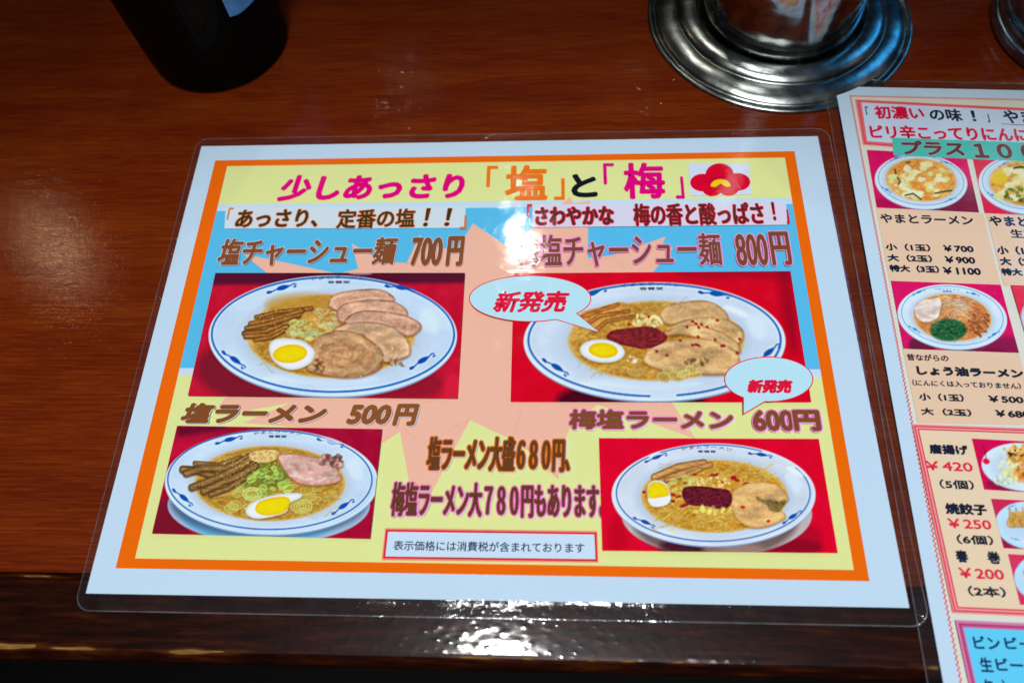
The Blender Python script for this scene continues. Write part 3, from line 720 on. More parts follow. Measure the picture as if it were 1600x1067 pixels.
p.dots((1040, 400, 1140, 500), 14, (236, 224, 190), (2, 5)); p.dots((700, 470, 760, 540), 16, (90, 56, 32), (6, 14), al=0.5)
p.dots((1050, 470, 1190, 510), 14, (110, 70, 34), (5, 12), al=0.5)
p.egg([(468, 425), (475, 385), (512, 364), (580, 362), (650, 378), (705, 425), (702, 465), (670, 502), (600, 526), (540, 516), (490, 478)], ell_pts(577, 442, 90, 48, -6, 12))
p.ell(945, 22, 60, 10, (236, 240, 244), soft=12, al=0.5)
p.done('photo of salt noodle soup with five slices of pork and half an egg')
arc_text(Z3, 830, 42, 290, 20, 1.0); write(s1, '香雲堂', (776, 86), (894, 70), Z3, (58, 70, 104), bold=0.05, text='shop name on the bowl rim')

# P3: plum salt chashu noodles
p = Photo(s1, [(237, 28), (1468, 18), (1560, 600), (223, 598)], Z4, 400, 180, 6)
p.bg((190, 18, 44), 8)
p.poly([(1000, -40), (1700, -40), (1700, 60), (1300, 44), (1000, 40)], (150, 20, 44), soft=30, al=0.7)
p.ell(760, 590, 330, 90, (66, 14, 34), soft=40, al=0.95); p.ell(1460, 150, 30, 220, (120, 16, 40), soft=50, al=0.6, rot=-8)
p.bowl(865, 325, 585, 265, rim=(192, 206, 224))
p.ring(865, 318, 563, 250, 8, (28, 96, 170), a0=92, a1=448 - 0); p.ring(865, 318, 563, 250, 8, (28, 96, 170), a0=0, a1=80)
p.soup(872, 322, 396, 180, (190, 166, 98), (160, 124, 58))
for q in ((590, 108, -18), (1140, 112, 16), (430, 440, 44), (1375, 372, -40)): p.motif(*q, k=0.85, c=(24, 88, 158))
p.noodles((500, 380, 1150, 480), 60, (214, 192, 128), 5, 14, 80, 0.5); p.noodles((780, 150, 960, 210), 36, (214, 190, 124), 4, 10, 60, 0.6)
p.poly([(530, 200), (640, 165), (720, 148), (765, 180), (740, 215), (660, 235), (560, 270), (500, 255)], (200, 146, 78), shade=lambda X, Y, d, c: c * (0.72 + 0.5 * fbm(X / 22, Y / 12, 3))[..., None])
for P_ in ([(560, 250), (620, 210), (750, 190)], [(600, 275), (650, 235), (770, 212)], [(540, 215), (640, 180), (700, 160)]): p.stroke(P_, 18, (176, 116, 58), tex=0.6)
p.noodles((640, 200, 820, 280), 30, (150, 120, 70), 4, 10, 60, 0.6)
p.dots((760, 205, 900, 265), 60, (224, 206, 150), (5, 13), al=0.7)
tn = dict(base=(202, 164, 116), fat=(220, 188, 140), edge=(160, 110, 62))
p.pork([(888, 205), (920, 165), (1010, 145), (1100, 143), (1170, 178), (1192, 228), (1100, 222), (1000, 238), (920, 248)], seed=6, **tn)
p.pork([(920, 278), (980, 235), (1080, 215), (1190, 228), (1258, 270), (1252, 322), (1200, 340), (1080, 282), (950, 292)], seed=7, **tn)
p.pork([(900, 300), (960, 258), (1060, 252), (1160, 280), (1235, 330), (1242, 375), (1150, 335), (1000, 295)], seed=8, **tn)
p.pork([(812, 402), (850, 350), (930, 320), (1020, 310), (1120, 318), (1200, 350), (1243, 400), (1222, 462), (1120, 474), (1000, 466), (900, 455), (840, 432)], seed=9, cen=(1060, 400), **tn)
p.dots((1000, 395, 1110, 440), 16, (96, 84, 50), (5, 12), al=0.6); p.onion((760, 440, 1090, 492), 16, (16, 32), (206, 196, 140), (168, 140, 70), 0.7)
p.poly([(650, 305), (680, 275), (760, 264), (840, 257), (900, 280), (922, 312), (880, 342), (820, 358), (760, 348), (690, 332)], (118, 42, 48), shade=lambda X, Y, d, c: c * (0.62 + 0.75 * fbm(X / 16, Y / 9, 2))[..., None])
for x, y in ((838, 214), (750, 248), (1035, 235), (1050, 245), (1062, 262), (1075, 248), (1145, 230), (1010, 260), (980, 320), (1035, 340), (1050, 338), (1062, 342), (1135, 316), (1165, 345), (1175, 343), (875, 368), (920, 386), (1235, 376), (1245, 314), (1060, 304), (1100, 260)): p.ell(x, y, 8, 5.5, (150, 36, 48), rot=x % 60)
p.egg(ell_pts(632, 367, 101, 52, 5, 12), ell_pts(636, 364, 66, 34, 5, 12))
p.dots((740, 370, 790, 420), 10, (236, 232, 210), (4, 12), al=0.6)
p.ell(1230, 190, 60, 14, (222, 228, 238), rot=22, soft=16, al=0.8)
p.done('photo of plum salt noodle soup with red plum paste, pork slices and half an egg')
arc_text(Z4, 845, 66, 270, 17, 1.0); write(s1, '香雲堂', (795, 103), (902, 89), Z4, (58, 70, 104), bold=0.05, text='shop name on the bowl rim')

# P2: salt noodles
p = Photo(s1, [(288, 98), (1448, 117), (1380, 738), (146, 708)], Z5, 380, 205, 7)
p.bg((150, 24, 56), 8)
p.ell(380, 230, 260, 60, (186, 30, 66), soft=60, al=0.7); p.ell(230, 640, 120, 130, (104, 30, 46), soft=50, al=0.8)
p.poly([(280, 96), (560, 80), (560, 110), (290, 150)], (96, 22, 50), soft=30, smooth=False)
p.ell(800, 540, 575, 222, (150, 170, 196), soft=4); p.ell(770, 560, 480, 200, (92, 156, 196), soft=30); p.ell(800, 525, 560, 200, (70, 84, 110), soft=30, al=0.7)
p.bowl(815, 410, 606, 298)
p.ring(806, 398, 580, 281, 7, (26, 92, 160))
p.soup(805, 418, 432, 216, (178, 160, 92), (150, 120, 52))
for q in ((580, 168, -12), (1160, 185, 24), (318, 500, 52), (1225, 545, -34)): p.motif(*q, k=0.95, c=(28, 84, 160))
p.ell(1150, 180, 60, 16, (222, 230, 240), rot=15, soft=20, al=0.7)
p.noodles((460, 450, 1150, 600), 80, (206, 192, 120), 6, 16, 90, 0.5)
p.ell(760, 380, 170, 80, (86, 112, 46), soft=50, al=0.6); p.dots((620, 300, 920, 430), 46, (84, 118, 44), (8, 22), al=0.5)
p.onion((600, 320, 930, 520), 40, (14, 34), (196, 214, 130), (124, 156, 62), 0.75)
p.onion((560, 450, 740, 600), 12, (20, 40), (206, 208, 140), (150, 150, 70), 0.6); p.onion((950, 430, 1150, 520), 10, (24, 40), (200, 186, 110), (160, 140, 64), 0.6)
for r_ in (60, 44, 28, 14): p.ring(985, 548, r_, r_ * 0.62, 6, (200, 214, 128), al=0.85)
for r_ in (52, 34): p.ring(705, 478, r_, r_ * 0.66, 7, (196, 210, 130), al=0.85)
m2 = (146, 112, 70)
for P_, w_ in (([(380, 302), (520, 312), (640, 272)], 26), ([(312, 338), (400, 342), (480, 372)], 44), ([(330, 360), (430, 330), (560, 330), (700, 262)], 40), ([(362, 440), (500, 390), (640, 320), (710, 270)], 40), ([(430, 462), (520, 420), (640, 370), (726, 316)], 40), ([(470, 480), (560, 450), (660, 390)], 28), ([(400, 410), (405, 430)], 20)):
    p.stroke([(x, y + 9) for x, y in P_], w_, (66, 52, 28), al=0.6, dark=0, soft=6); p.stroke(P_, w_, m2, tex=0.6, dark=0.5)
p.poly([(690, 250), (740, 232), (820, 228), (860, 245), (830, 285), (760, 300), (700, 285)], (206, 176, 120), shade=lambda X, Y, d, c: c * (0.7 + 0.6 * fbm(X / 12, Y / 8, 3))[..., None])
p.dots((520, 250, 880, 450), 170, (224, 196, 126), (2.0, 3.6))
p.pork([(848, 264), (880, 250), (980, 254), (1080, 272), (1110, 250), (1155, 262), (1160, 285), (1215, 288), (1222, 318), (1190, 342), (1215, 380), (1190, 412), (1080, 432), (980, 422), (920, 385), (880, 330)], base=(204, 158, 152), fat=(226, 204, 190), edge=(150, 96, 66), cen=(1060, 300), seed=11, bandw=34, k=1.1)
p.dots((1090, 250, 1220, 335), 26, (112, 66, 60), (8, 20), al=0.55)
p.egg([(667, 572), (700, 530), (780, 495), (900, 474), (980, 474), (982, 500), (920, 530), (900, 580), (830, 605), (740, 620), (688, 606)], [(722, 560), (750, 520), (830, 497), (910, 497), (916, 540), (880, 585), (800, 600), (745, 592)])
p.done('photo of plain salt noodle soup with one pink pork slice and bamboo shoots')
arc_text(Z5, 858, 122, 280, 19, 1.0); write(s1, '香雲堂', (804, 166), (910, 150), Z5, (58, 70, 104), bold=0.05, text='shop name on the bowl rim')

# P4: plum salt noodles
p = Photo(s1, [(62, 105), (1430, 110), (1548, 820), (83, 805)], Z7, 400, 205, 8)
p.bg((196, 14, 50), 8)
p.ell(180, 700, 60, 120, (160, 10, 40), soft=60, al=0.6); p.ell(1300, 720, 160, 90, (150, 24, 48), soft=50, al=0.7); p.ell(1200, 780, 260, 60, (120, 20, 40), soft=40, al=0.8)
p.ell(800, 575, 595, 260, (176, 168, 172), soft=5); p.ell(790, 600, 520, 250, (112, 92, 90), soft=40); p.ell(640, 770, 190, 60, (62, 18, 32), soft=50, al=0.8); p.ell(900, 790, 190, 40, (160, 130, 118), soft=40, al=0.7)
p.bowl(780, 450, 637, 320, rim=(196, 206, 222))
p.ring(778, 440, 605, 301, 7, (30, 98, 166), a0=20, a1=300); p.ring(778, 440, 605, 301, 7, (30, 98, 166), a0=328, a1=360); p.ring(778, 440, 605, 301, 7, (30, 98, 166), a0=0, a1=20.5)
p.soup(786, 460, 462, 230, (200, 172, 96), (168, 132, 52))
for q in ((425, 215, -20), (1080, 200, 16), (355, 622, 34), (1275, 585, -34)): p.motif(*q, k=0.9, c=(24, 82, 158))
p.ell(1290, 305, 60, 18, (226, 232, 240), rot=30, soft=20, al=0.8); p.ell(410, 200, 40, 10, (226, 236, 244), rot=-22, soft=12, al=0.8)
p.noodles((420, 250, 1180, 380), 90, (220, 196, 116), 6, 16, 90, 0.6)
p.noodles((380, 500, 1000, 670), 130, (222, 200, 112), 6, 18, 100, 0.7)
for P_, w_ in (([(410, 340), (560, 275), (720, 250)], 46), ([(430, 372), (600, 310), (760, 262)], 36), ([(480, 360), (600, 330), (700, 290)], 26)):
    p.stroke([(x, y + 8) for x, y in P_], w_, (110, 74, 34), al=0.5, dark=0, soft=6); p.stroke(P_, w_, (190, 142, 88), tex=0.5, dark=0.4)
p.onion((490, 330, 660, 430), 16, (14, 28), (206, 206, 130), (150, 146, 70), 0.8); p.dots((620, 340, 880, 400), 40, (226, 214, 160), (6, 16), al=0.5)
for x, y, a, b in ((665, 326, 14, 6), (780, 328, 26, 8), (800, 322, 12, 7), (905, 345, 20, 14), (925, 360, 18, 10), (985, 382, 24, 9), (1045, 380, 9, 6), (838, 372, 8, 5), (525, 450, 24, 8), (560, 462, 20, 7), (525, 490, 16, 9), (600, 515, 36, 11), (345, 434, 12, 9), (600, 378, 10, 6)): p.ell(x, y, a, b, (150, 40, 46), rot=(x * 7) % 40 - 20, soft=2)
p.pork([(888, 480), (915, 415), (1000, 378), (1100, 370), (1190, 398), (1248, 462), (1222, 502), (1160, 505), (1170, 530), (1225, 568), (1220, 602), (1110, 650), (1000, 652), (925, 602), (893, 540)], base=(208, 166, 112), fat=(222, 190, 136), edge=(168, 118, 62), cen=(1080, 500), seed=14, bandw=26, k=1.15)
p.poly([(1045, 460), (1090, 480), (1130, 475), (1190, 490), (1230, 480), (1222, 520), (1180, 560), (1130, 545), (1110, 510), (1060, 490)], (92, 80, 48), al=0.75, soft=10, shade=lambda X, Y, d, c: c * (0.5 + 1.1 * fbm(X / 14, Y / 10, 5))[..., None])
p.ell(962, 528, 15, 10, (190, 50, 40)); p.ell(1122, 616, 12, 10, (190, 60, 40))
p.poly([(583, 432), (608, 402), (700, 397), (800, 410), (872, 420), (897, 470), (880, 522), (820, 540), (740, 522), (640, 517), (592, 480)], (98, 34, 48), shade=lambda X, Y, d, c: c * (0.55 + 0.85 * fbm(X / 15, Y / 10, 6))[..., None])
p.dots((600, 410, 880, 525), 30, (170, 90, 100), (2, 4), al=0.6)
p.dots((640, 525, 900, 570), 16, (230, 222, 130), (10, 22), al=0.5)
p.egg([(366, 410), (396, 365), (440, 362), (478, 378), (505, 425), (512, 480), (482, 516), (410, 526), (374, 492)], [(370, 420), (398, 374), (440, 372), (474, 388), (500, 430), (494, 458), (430, 470), (380, 474)])
p.poly([(374, 476), (440, 470), (500, 458), (510, 482), (480, 514), (412, 524), (378, 500)], (226, 234, 236))
p.done('photo of plum salt noodle soup with dark plum paste, egg on the left and one pork slice')
arc_text(Z7, 730, 148, 320, 22, 1.1); write(s1, '香雲堂', (675, 196), (790, 180), Z7, (58, 70, 104), bold=0.05, text='shop name on the bowl rim')

# speech balloons
def balloon(cx, cy, a, b, tail, t_in, t_out, body, lb, rt_):
    E_ = ell_pts(cx, cy, a, b, n=72)
    ang = [math.degrees(math.atan2((y - cy) / b, (x - cx) / a)) % 360 for x, y in E_]
    pts = []; done = False
    for (x, y), g in zip(E_, ang):
        if t_in < g < t_out:
            if not done: pts.append(tail); done = True
        else: pts.append((x, y))
    s1.up(); o = flat_tri(s1, 'speech_balloon', pts, (176, 218, 234), Z4, text='pale blue speech balloon outlined in red')
    frame_lines(s1, 'balloon_outline', pts, 0.42, (216, 26, 58), Z4)
    write(s1, body, lb, rt_, Z4, (214, 22, 60), bold=0.42, shear=0.3)
balloon(310, 141, 270, 102, (618, 291), 40, 63, '新発売', (143, 204), (486, 106))
balloon(1370, 500, 196, 99, (1257, 655), 100, 123, '新発売', (1266, 563), (1484, 500))

# =================================================================== MENU 2
root2 = thing('laminated_menu', (0.25, 0.0, 0.0009), 'upright laminated menu with red zigzag frame beside the orange-bordered one', 'menu')
s2.root = root2
s2.slope = lambda y: 0.020 + (y - 142) * 0.0000306
Lu, Lv = 0.210, 0.297
C2 = [np.array(q) for q in ((0, 0), (Lu, 0), (Lu, -Lv), (0, -Lv))]
paper(s2, C2)
film_border(s2, C2, (0.0048, 0.0055, 0.0055, 0.0052), 'clear laminate border around the menu sheet')
def S(p, crop): return s2.loc(crop(p))
def patch(name, q, c, text=None):
    h = s2.up(); V = [tuple(sheet_local(s2, a, b, h)) for a, b in q]
    o = link(name, mesh(name, V, [tuple(range(len(V)))], ink(c)), root2)
    if text: label(o, text)
    return o
a0 = S((80, 90), ZA); a_ = a0[0]
# zigzag band: scalloped red outline on cream ground
f0 = S((88, 95), ZA); l1 = S((510, 1067), ZD)
x0, y0 = f0[0], f0[1]; xb = l1[0]; yb = -Lv + 0.011; x1 = Lu - 0.011
def sx(y): return x0 + (xb - x0) * (y - y0) / (l1[1] - y0)
patch('cream_ground', [(x0, y0), (x1, y0), (x1, yb), (sx(yb), yb)], (208, 212, 202))
def zig(pa, pb, n, amp, w_, c):
    pa, pb = np.array(pa), np.array(pb); d = (pb - pa) / np.linalg.norm(pb - pa); nn = np.array([-d[1], d[0]]); h = s2.up(); V = []; F = []
    m = n * 2
    for i in range(m + 1):
        q = pa + (pb - pa) * i / m + nn * amp * (1 if i % 2 else -1)
        for sg in (1, -1): V.append(tuple(sheet_local(s2, *(q + nn * w_ * sg), h)))
    for i in range(m): F.append((2 * i, 2 * i + 1, 2 * i + 3, 2 * i + 2))
    link('zigzag_rule', mesh('zigzag_rule', V, F, ink(c)), root2)
zig((x0, y0 - .0004), (x1, y0 - .0004), 110, 0.0004, 0.00028, (206, 40, 84))
zig((x0 + .0004, y0), (sx(yb) + .0004, yb), 158, 0.0004, 0.00026, (202, 44, 96))
patch('cream_rule', [(x0 + .0011, y0 - .0012), (x1, y0 - .0012), (x1, y0 - .0018), (x0 + .0011, y0 - .0018)], (222, 206, 178))
# title box
ti = [S((115, 115), ZA), S((1600, 190), ZA), S((1600, 455), ZA), S((155, 346), ZA)]
patch('title_frame', ti, (232, 130, 128))
i1 = [S((127, 121), ZA), S((1590, 196), ZA), S((1590, 449), ZA), S((163, 340), ZA)]
patch('title_frame', i1, (208, 50, 78))
i2 = [S((133, 125), ZA), S((1586, 200), ZA), S((1586, 445), ZA), S((168, 336), ZA)]
patch('title_frame', i2, (230, 104, 112))
i3 = [S((148, 132), ZA), S((1580, 205), ZA), S((1580, 438), ZA), S((178, 326), ZA)]
patch('title_ground', i3, (192, 210, 234))
RD = (206, 20, 64); NV = (26, 34, 54)
write(s2, '「', (165, 196), (190, 152), ZA, NV, bold=0.10)
write(s2, '初濃い', (207, 220), (470, 147), ZA, RD, bold=0.32)
write(s2, 'の味', (484, 228), (662, 160), ZA, NV, bold=0.26)
write(s2, '！', (696, 228), (732, 172), ZA, NV, bold=0.2)
write(s2, '」', (776, 232), (800, 190), ZA, NV, bold=0.12)
write(s2, 'やまとラーメン', (855, 250), (1452, 168), ZA, NV, bold=0.26)
frame_lines(s2, 'underline', [(855, 240), (1460, 276)], 0.3, NV, ZA, close=False)
write(s2, 'ピリ辛こってりにんにく', (184, 334), (1062, 242), ZA, RD, bold=0.3)
# panels
CR = (208, 214, 196); PE = (220, 190, 164)
def photo_menu(quad, crop, nx, ny, seed): return Photo(s2, quad, crop, nx, ny, seed)
patch('panel_ground', [S((222, 665), ZA), S((762, 690), ZA), S((852, 1056), ZA), S((290, 1038), ZA)], PE)
patch('panel_ground', [S((777, 692), ZA), S((1500, 725), ZA), S((1600, 1090), ZA), S((868, 1056), ZA)], PE)
patch('panel_ground', [S((300, 496), ZB), S((1076, 522), ZB), S((1182, 1000), ZB), S((400, 985), ZB)], PE)
MG = (196, 34, 100)
p = photo_menu([(175, 372), (676, 398), (742, 687), (225, 663)], ZA, 150, 100, 21)
p.bg(MG, 6); p.ell(650, 640, 160, 90, (110, 40, 66), soft=50, al=0.9); p.ell(300, 640, 100, 30, (150, 26, 76), soft=30, al=0.7)
p.bowl(450, 530, 234, 138, rot=5, rim=(196, 216, 232)); p.ring(450, 524, 216, 124, 3, (80, 130, 190), rot=5)
p.soup(450, 522, 180, 108, (226, 196, 130), (196, 140, 80), rot=5)
for q in ((325, 412, -20), (580, 435, 24), (278, 572, 44), (600, 620, -20)): p.motif(*q, k=0.35, c=(60, 130, 190))
for i in range(70):
    x = p.rng.uniform(300, 600); y = p.rng.uniform(435, 612)
    if ((x - 450) / 170) ** 2 + ((y - 522) / 100) ** 2 > 1: continue
    t = p.rng.uniform(0, 3.1); a = p.rng.uniform(12, 30)
    cc = p.rng.choice([(232, 230, 200), (240, 236, 214), (222, 210, 140), (206, 214, 150), (214, 160, 96), (236, 224, 180)])
    p.poly([(x + a * math.cos(t + q) * p.rng.uniform(.6, 1), y + a * .7 * math.sin(t + q) * p.rng.uniform(.6, 1)) for q in (0, 1.2, 2.4, 3.7, 5)], cc, al=0.85, soft=2)
p.noodles((300, 440, 600, 610), 60, (216, 176, 96), 3, 8, 30, 0.7)
for P_ in ([(370, 600), (410, 590), (450, 620)], [(520, 590), (560, 582), (605, 575)], [(330, 510), (345, 530), (335, 545)], [(376, 436), (392, 432)], [(318, 470), (322, 490)]): p.stroke(P_, 8, (46, 84, 60), al=0.9)
p.done('photo of vegetable noodle soup in a wide bowl')
write(s2, 'やまとラーメン', (238, 752), (714, 692), ZA, NV, bold=0.2)
p = photo_menu([(707, 399), (1240, 425), (1310, 716), (770, 690)], ZA, 120, 70, 22)
p.bg((200, 50, 84), 6); p.bowl(985, 545, 245, 148, rot=5, rim=(196, 216, 232)); p.ring(985, 538, 226, 132, 3, (80, 130, 190), rot=5)
p.soup(985, 540, 192, 116, (222, 200, 140), (190, 150, 80), rot=5)
p.motif(812, 600, 44, k=0.35, c=(60, 130, 190)); p.motif(870, 440, -30, k=0.35, c=(60, 130, 190))
for i in range(60):
    x = p.rng.uniform(820, 1150); y = p.rng.uniform(445, 635)
    if ((x - 985) / 180) ** 2 + ((y - 540) / 106) ** 2 > 1: continue
    t = p.rng.uniform(0, 3.1); a = p.rng.uniform(14, 32); cc = p.rng.choice([(232, 230, 190), (236, 232, 206), (210, 214, 150), (226, 206, 140)])
    p.poly([(x + a * math.cos(t + q), y + a * .7 * math.sin(t + q) * p.rng.uniform(.6, 1)) for q in (0, 1.2, 2.4, 3.7, 5)], cc, al=0.8, soft=2)
p.ell(845, 512, 40, 34, (232, 184, 60), soft=4)
p.dots((870, 560, 1000, 640), 22, (70, 100, 50), (6, 16), al=0.7); p.stroke([(920, 462), (960, 456), (975, 462)], 10, (52, 84, 46))
p.done('photo of vegetable noodle soup with raw egg, cut off at the right')
# teal strip
flat(s2, 'teal_ground', [(303, 311), (1390, 350), (1400, 450), (311, 400)], (76, 188, 180), ZA)
write(s2, 'プラス', (343, 405), (672, 322), ZA, (88, 60, 62), bold=0.34, out=(214, 108, 140), r_out=0.17, shear=0.1)
write(s2, '１００円', (700, 432), (1180, 334), ZA, (88, 60, 62), bold=0.42, out=(214, 108, 140), r_out=0.17)
for body, xl, yb_, xr, yt in (('小（1玉）', 265, 886, 497, 842), ('￥700', 557, 890, 716, 852), ('大（2玉）', 275, 941, 506, 897), ('￥900', 565, 948, 724, 908), ('特大（3玉）', 286, 995, 541, 950), ('￥1100', 555, 1005, 752, 962)):
    write(s2, body, (xl, yb_), (xr, yt), ZA, NV, bold=0.2)
write(s2, 'やまとラーメン', (788, 768), (1268, 705), ZA, NV, bold=0.2)
write(s2, '生玉子入り', (895, 826), (1230, 772), ZA, NV, bold=0.10)
for body, xl, yb_, xr, yt in (('小（1玉）', 825, 906, 1055, 856), ('大（2玉）', 840, 962, 1072, 912), ('特大（3玉）', 850, 1014, 1110, 968)):
    write(s2, body, (xl, yb_), (xr, yt), ZA, NV, bold=0.2)
# soy noodle photo
p = photo_menu([(220, 42), (950, 68), (1072, 520), (303, 493)], ZB, 190, 125, 23)
p.bg(MG, 6); p.ell(430, 470, 90, 70, (96, 36, 60), soft=30, al=0.9); p.ell(1000, 480, 160, 70, (124, 36, 76), soft=50, al=0.9); p.ell(800, 510, 200, 30, (110, 30, 60), soft=20, al=0.8)
p.bowl(632, 278, 366, 214, rot=6, rim=(198, 218, 234)); p.ring(632, 270, 340, 194, 4, (70, 130, 190), rot=6)
p.soup(632, 282, 262, 158, (214, 168, 118), (170, 104, 62), rot=6)
for q in ((410, 112, -24), (775, 124, 24), (384, 362, 44), (912, 392, -28)): p.motif(*q, k=0.55, c=(50, 128, 190))
p.noodles((520, 160, 740, 300), 110, (230, 210, 180), 4, 12, 60, 0.8); p.noodles((560, 130, 760, 260), 50, (238, 230, 216), 4, 10, 50, 0.8)
p.pork([(378, 250), (390, 195), (440, 165), (500, 155), (545, 150), (562, 190), (550, 250), (530, 290), (470, 318), (410, 300)], base=(226, 204, 196), fat=(236, 226, 220), edge=(190, 140, 110), seed=31, k=0.8)
for i in range(34):
    x = p.rng.uniform(740, 850); y = p.rng.uniform(210, 380); t = p.rng.uniform(0.2, 1.3); L = p.rng.uniform(30, 70)
    p.stroke([(x, y), (x + L * math.cos(t), y + L * math.sin(t))], 12, p.rng.choice([(186, 116, 76), (160, 92, 60), (204, 140, 100)]), tex=0.5)
p.ell(605, 365, 122, 74, (42, 92, 62), soft=14)
for i in range(150):
    x = p.rng.gauss(605, 60); y = p.rng.gauss(365, 34)
    if ((x - 605) / 128) ** 2 + ((y - 365) / 80) ** 2 > 1: continue
    p.stroke([(x, y), (x + p.rng.uniform(-20, 20), y + p.rng.uniform(-12, 12)), (x + p.rng.uniform(-20, 20), y + p.rng.uniform(-12, 12))], 4, p.rng.choice([(30, 90, 56), (60, 124, 80), (22, 66, 44), (110, 160, 110)]), al=0.85)
p.noodles((420, 300, 520, 380), 16, (190, 160, 110), 4, 8, 50, 0.6)
p.done('photo of soy noodle soup with chopped green onion and bamboo shoots')
write(s2, '香雲堂', (562, 118), (626, 106), ZB, (58, 100, 150), bold=0.03, text='shop name on the bowl rim')
write(s2, 'やまとラーメン', (508, 104), (676, 88), ZB, (58, 100, 150), bold=0.02, arc=0.3, text='name on the bowl rim')
p = photo_menu([(1017, 70), (1760, 96), (1880, 548), (1150, 522)], ZB, 60, 40, 24)
p.bg((200, 60, 84), 6); p.bowl(1430, 300, 340, 210, rot=6); p.soup(1430, 300, 250, 150, (214, 168, 118), (170, 104, 62)); p.done('photo of another noodle bowl, cut off at the right')
write(s2, '昔ながらの', (322, 580), (604, 526), ZB, NV, bold=0.07)
write(s2, 'しょう油ラーメン', (388, 692), (1102, 604), ZB, NV, bold=0.26)
write(s2, '（にんにくは入っておりません）', (362, 764), (1082, 698), ZB, NV, bold=0.05)
write(s2, '小（1玉）', (402, 848), (706, 786), ZB, NV, bold=0.14)
write(s2, '￥500', (866, 858), (1104, 804), ZB, NV, bold=0.14)
write(s2, '大（2玉）', (416, 946), (756, 884), ZB, NV, bold=0.14)
write(s2, '￥680', (912, 956), (1146, 900), ZB, NV, bold=0.14)
# side dish box
def box2(lt, lb, c_out, c_mid, c_in, wmm, crop, top_h, inner):
    pass
A_ = S((358, 996), ZB); Bq = S((322, 1058), ZC); Cx = Lu - 0.016
def quad_in(A, B, d, xr):   # quad inset by d (m) from left side A(top)-B(bottom); its rules run parallel to the lettering
    def out(P, dd):
        x_, y_ = project(s2.world(np.array(P[0]), np.array(P[1]))); su = s2.slope(y_)
        Q = s2.loc((x_ + 10, y_ + 10 * su)); k_ = (Q[1] - P[1]) / (Q[0] - P[0])
        return (xr - d, P[1] + (xr - d - P[0]) * k_ + dd)
    return [(A[0] + d, A[1] - d), out(A, -d), out(B, d), (B[0] + d, B[1] + d)]
patch('side_dish_frame', quad_in(A_, Bq, 0, Cx), (236, 132, 136))
patch('side_dish_frame', quad_in(A_, Bq, .0006, Cx), (212, 52, 80))
patch('side_dish_frame', quad_in(A_, Bq, .0011, Cx), (238, 150, 150))
patch('side_dish_frame', quad_in(A_, Bq, .0017, Cx), (208, 54, 80))
patch('side_dish_ground', quad_in(A_, Bq, .0022, Cx), (222, 200, 172))
for body, xl, yb_, xr, yt, c_, bd in (('唐揚げ', 180, 155, 413, 87, NV, .26), ('￥420', 160, 250, 438, 184, (216, 40, 66), .15), ('（5個）', 240, 354, 446, 290, NV, .16), ('焼餃子', 271, 502, 522, 424, NV, .26), ('￥250', 287, 582, 544, 514, (216, 40, 66), .15), ('（6個）', 338, 672, 556, 606, NV, .16), ('春', 330, 772, 415, 695, NV, .2), ('巻', 510, 780, 600, 702, NV, .2), ('￥200', 350, 870, 617, 796, (216, 40, 66), .15), ('（2本）', 402, 972, 628, 900, NV, .16)):
    write(s2, body, (xl, yb_), (xr, yt), ZC, c_, bold=bd)
p = photo_menu([(66, 24), (560, 50), (640, 366), (142, 338)], ZF, 90, 70, 25)
p.bg((190, 26, 84), 5); p.ell(390, 300, 230, 50, (124, 30, 66), soft=24, al=0.8); p.bowl(395, 195, 262, 146, rot=6, rim=(200, 220, 236))
p.ell(162, 160, 22, 18, (204, 34, 66), rot=20); p.stroke([(160, 150), (156, 100), (138, 64)], 4, (90, 40, 40)); p.dots((200, 240, 400, 310), 50, (190, 206, 160), (5, 12), al=0.7)
p.dots((240, 60, 420, 280), 130, (226, 216, 150), (6, 16), al=0.8); p.dots((300, 60, 460, 170), 60, (206, 150, 80), (8, 22), al=0.8, var=0.3); p.dots((340, 170, 480, 290), 70, (196, 130, 70), (9, 22), al=0.85, var=0.35); p.dots((300, 80, 400, 140), 10, (70, 46, 40), (6, 12))
p.done('photo of fried chicken on a white plate, cut off at the right')
p = photo_menu([(184, 394), (600, 416), (680, 720), (262, 698)], ZF, 80, 60, 26)
p.bg((186, 50, 88), 5); p.ell(330, 660, 160, 40, (130, 34, 70), soft=24, al=0.8); p.bowl(430, 555, 212, 145, rot=8, rim=(176, 210, 236)); p.motif(345, 640, 25, k=0.35, c=(50, 140, 210)); p.motif(320, 436, -20, k=0.3, c=(50, 140, 210))
for i in range(5): x = 300 + i * 42; p.pork([(x, 440), (x + 16, 470), (x + 50, 480), (x + 56, 550), (x + 20, 566), (x - 14, 548), (x + 2, 500)], base=(200, 150, 80), fat=(226, 190, 120), edge=(150, 96, 40), seed=40 + i, k=0.6)
p.done('photo of fried dumplings on a white plate, cut off at the right')
p = photo_menu([(288, 734), (640, 752), (720, 1060), (364, 1046)], ZF, 70, 60, 27)
p.bg((196, 60, 96), 5); p.bowl(500, 880, 165, 140, rot=8, rim=(176, 210, 236)); p.motif(360, 800, -60, k=0.25, c=(50, 140, 210)); p.pork([(388, 840), (440, 810), (560, 860), (560, 900), (430, 880)], base=(206, 150, 80), fat=(226, 190, 120), edge=(150, 96, 40), seed=50, k=0.6)
p.done('photo of spring rolls on a white plate, cut off at the right')
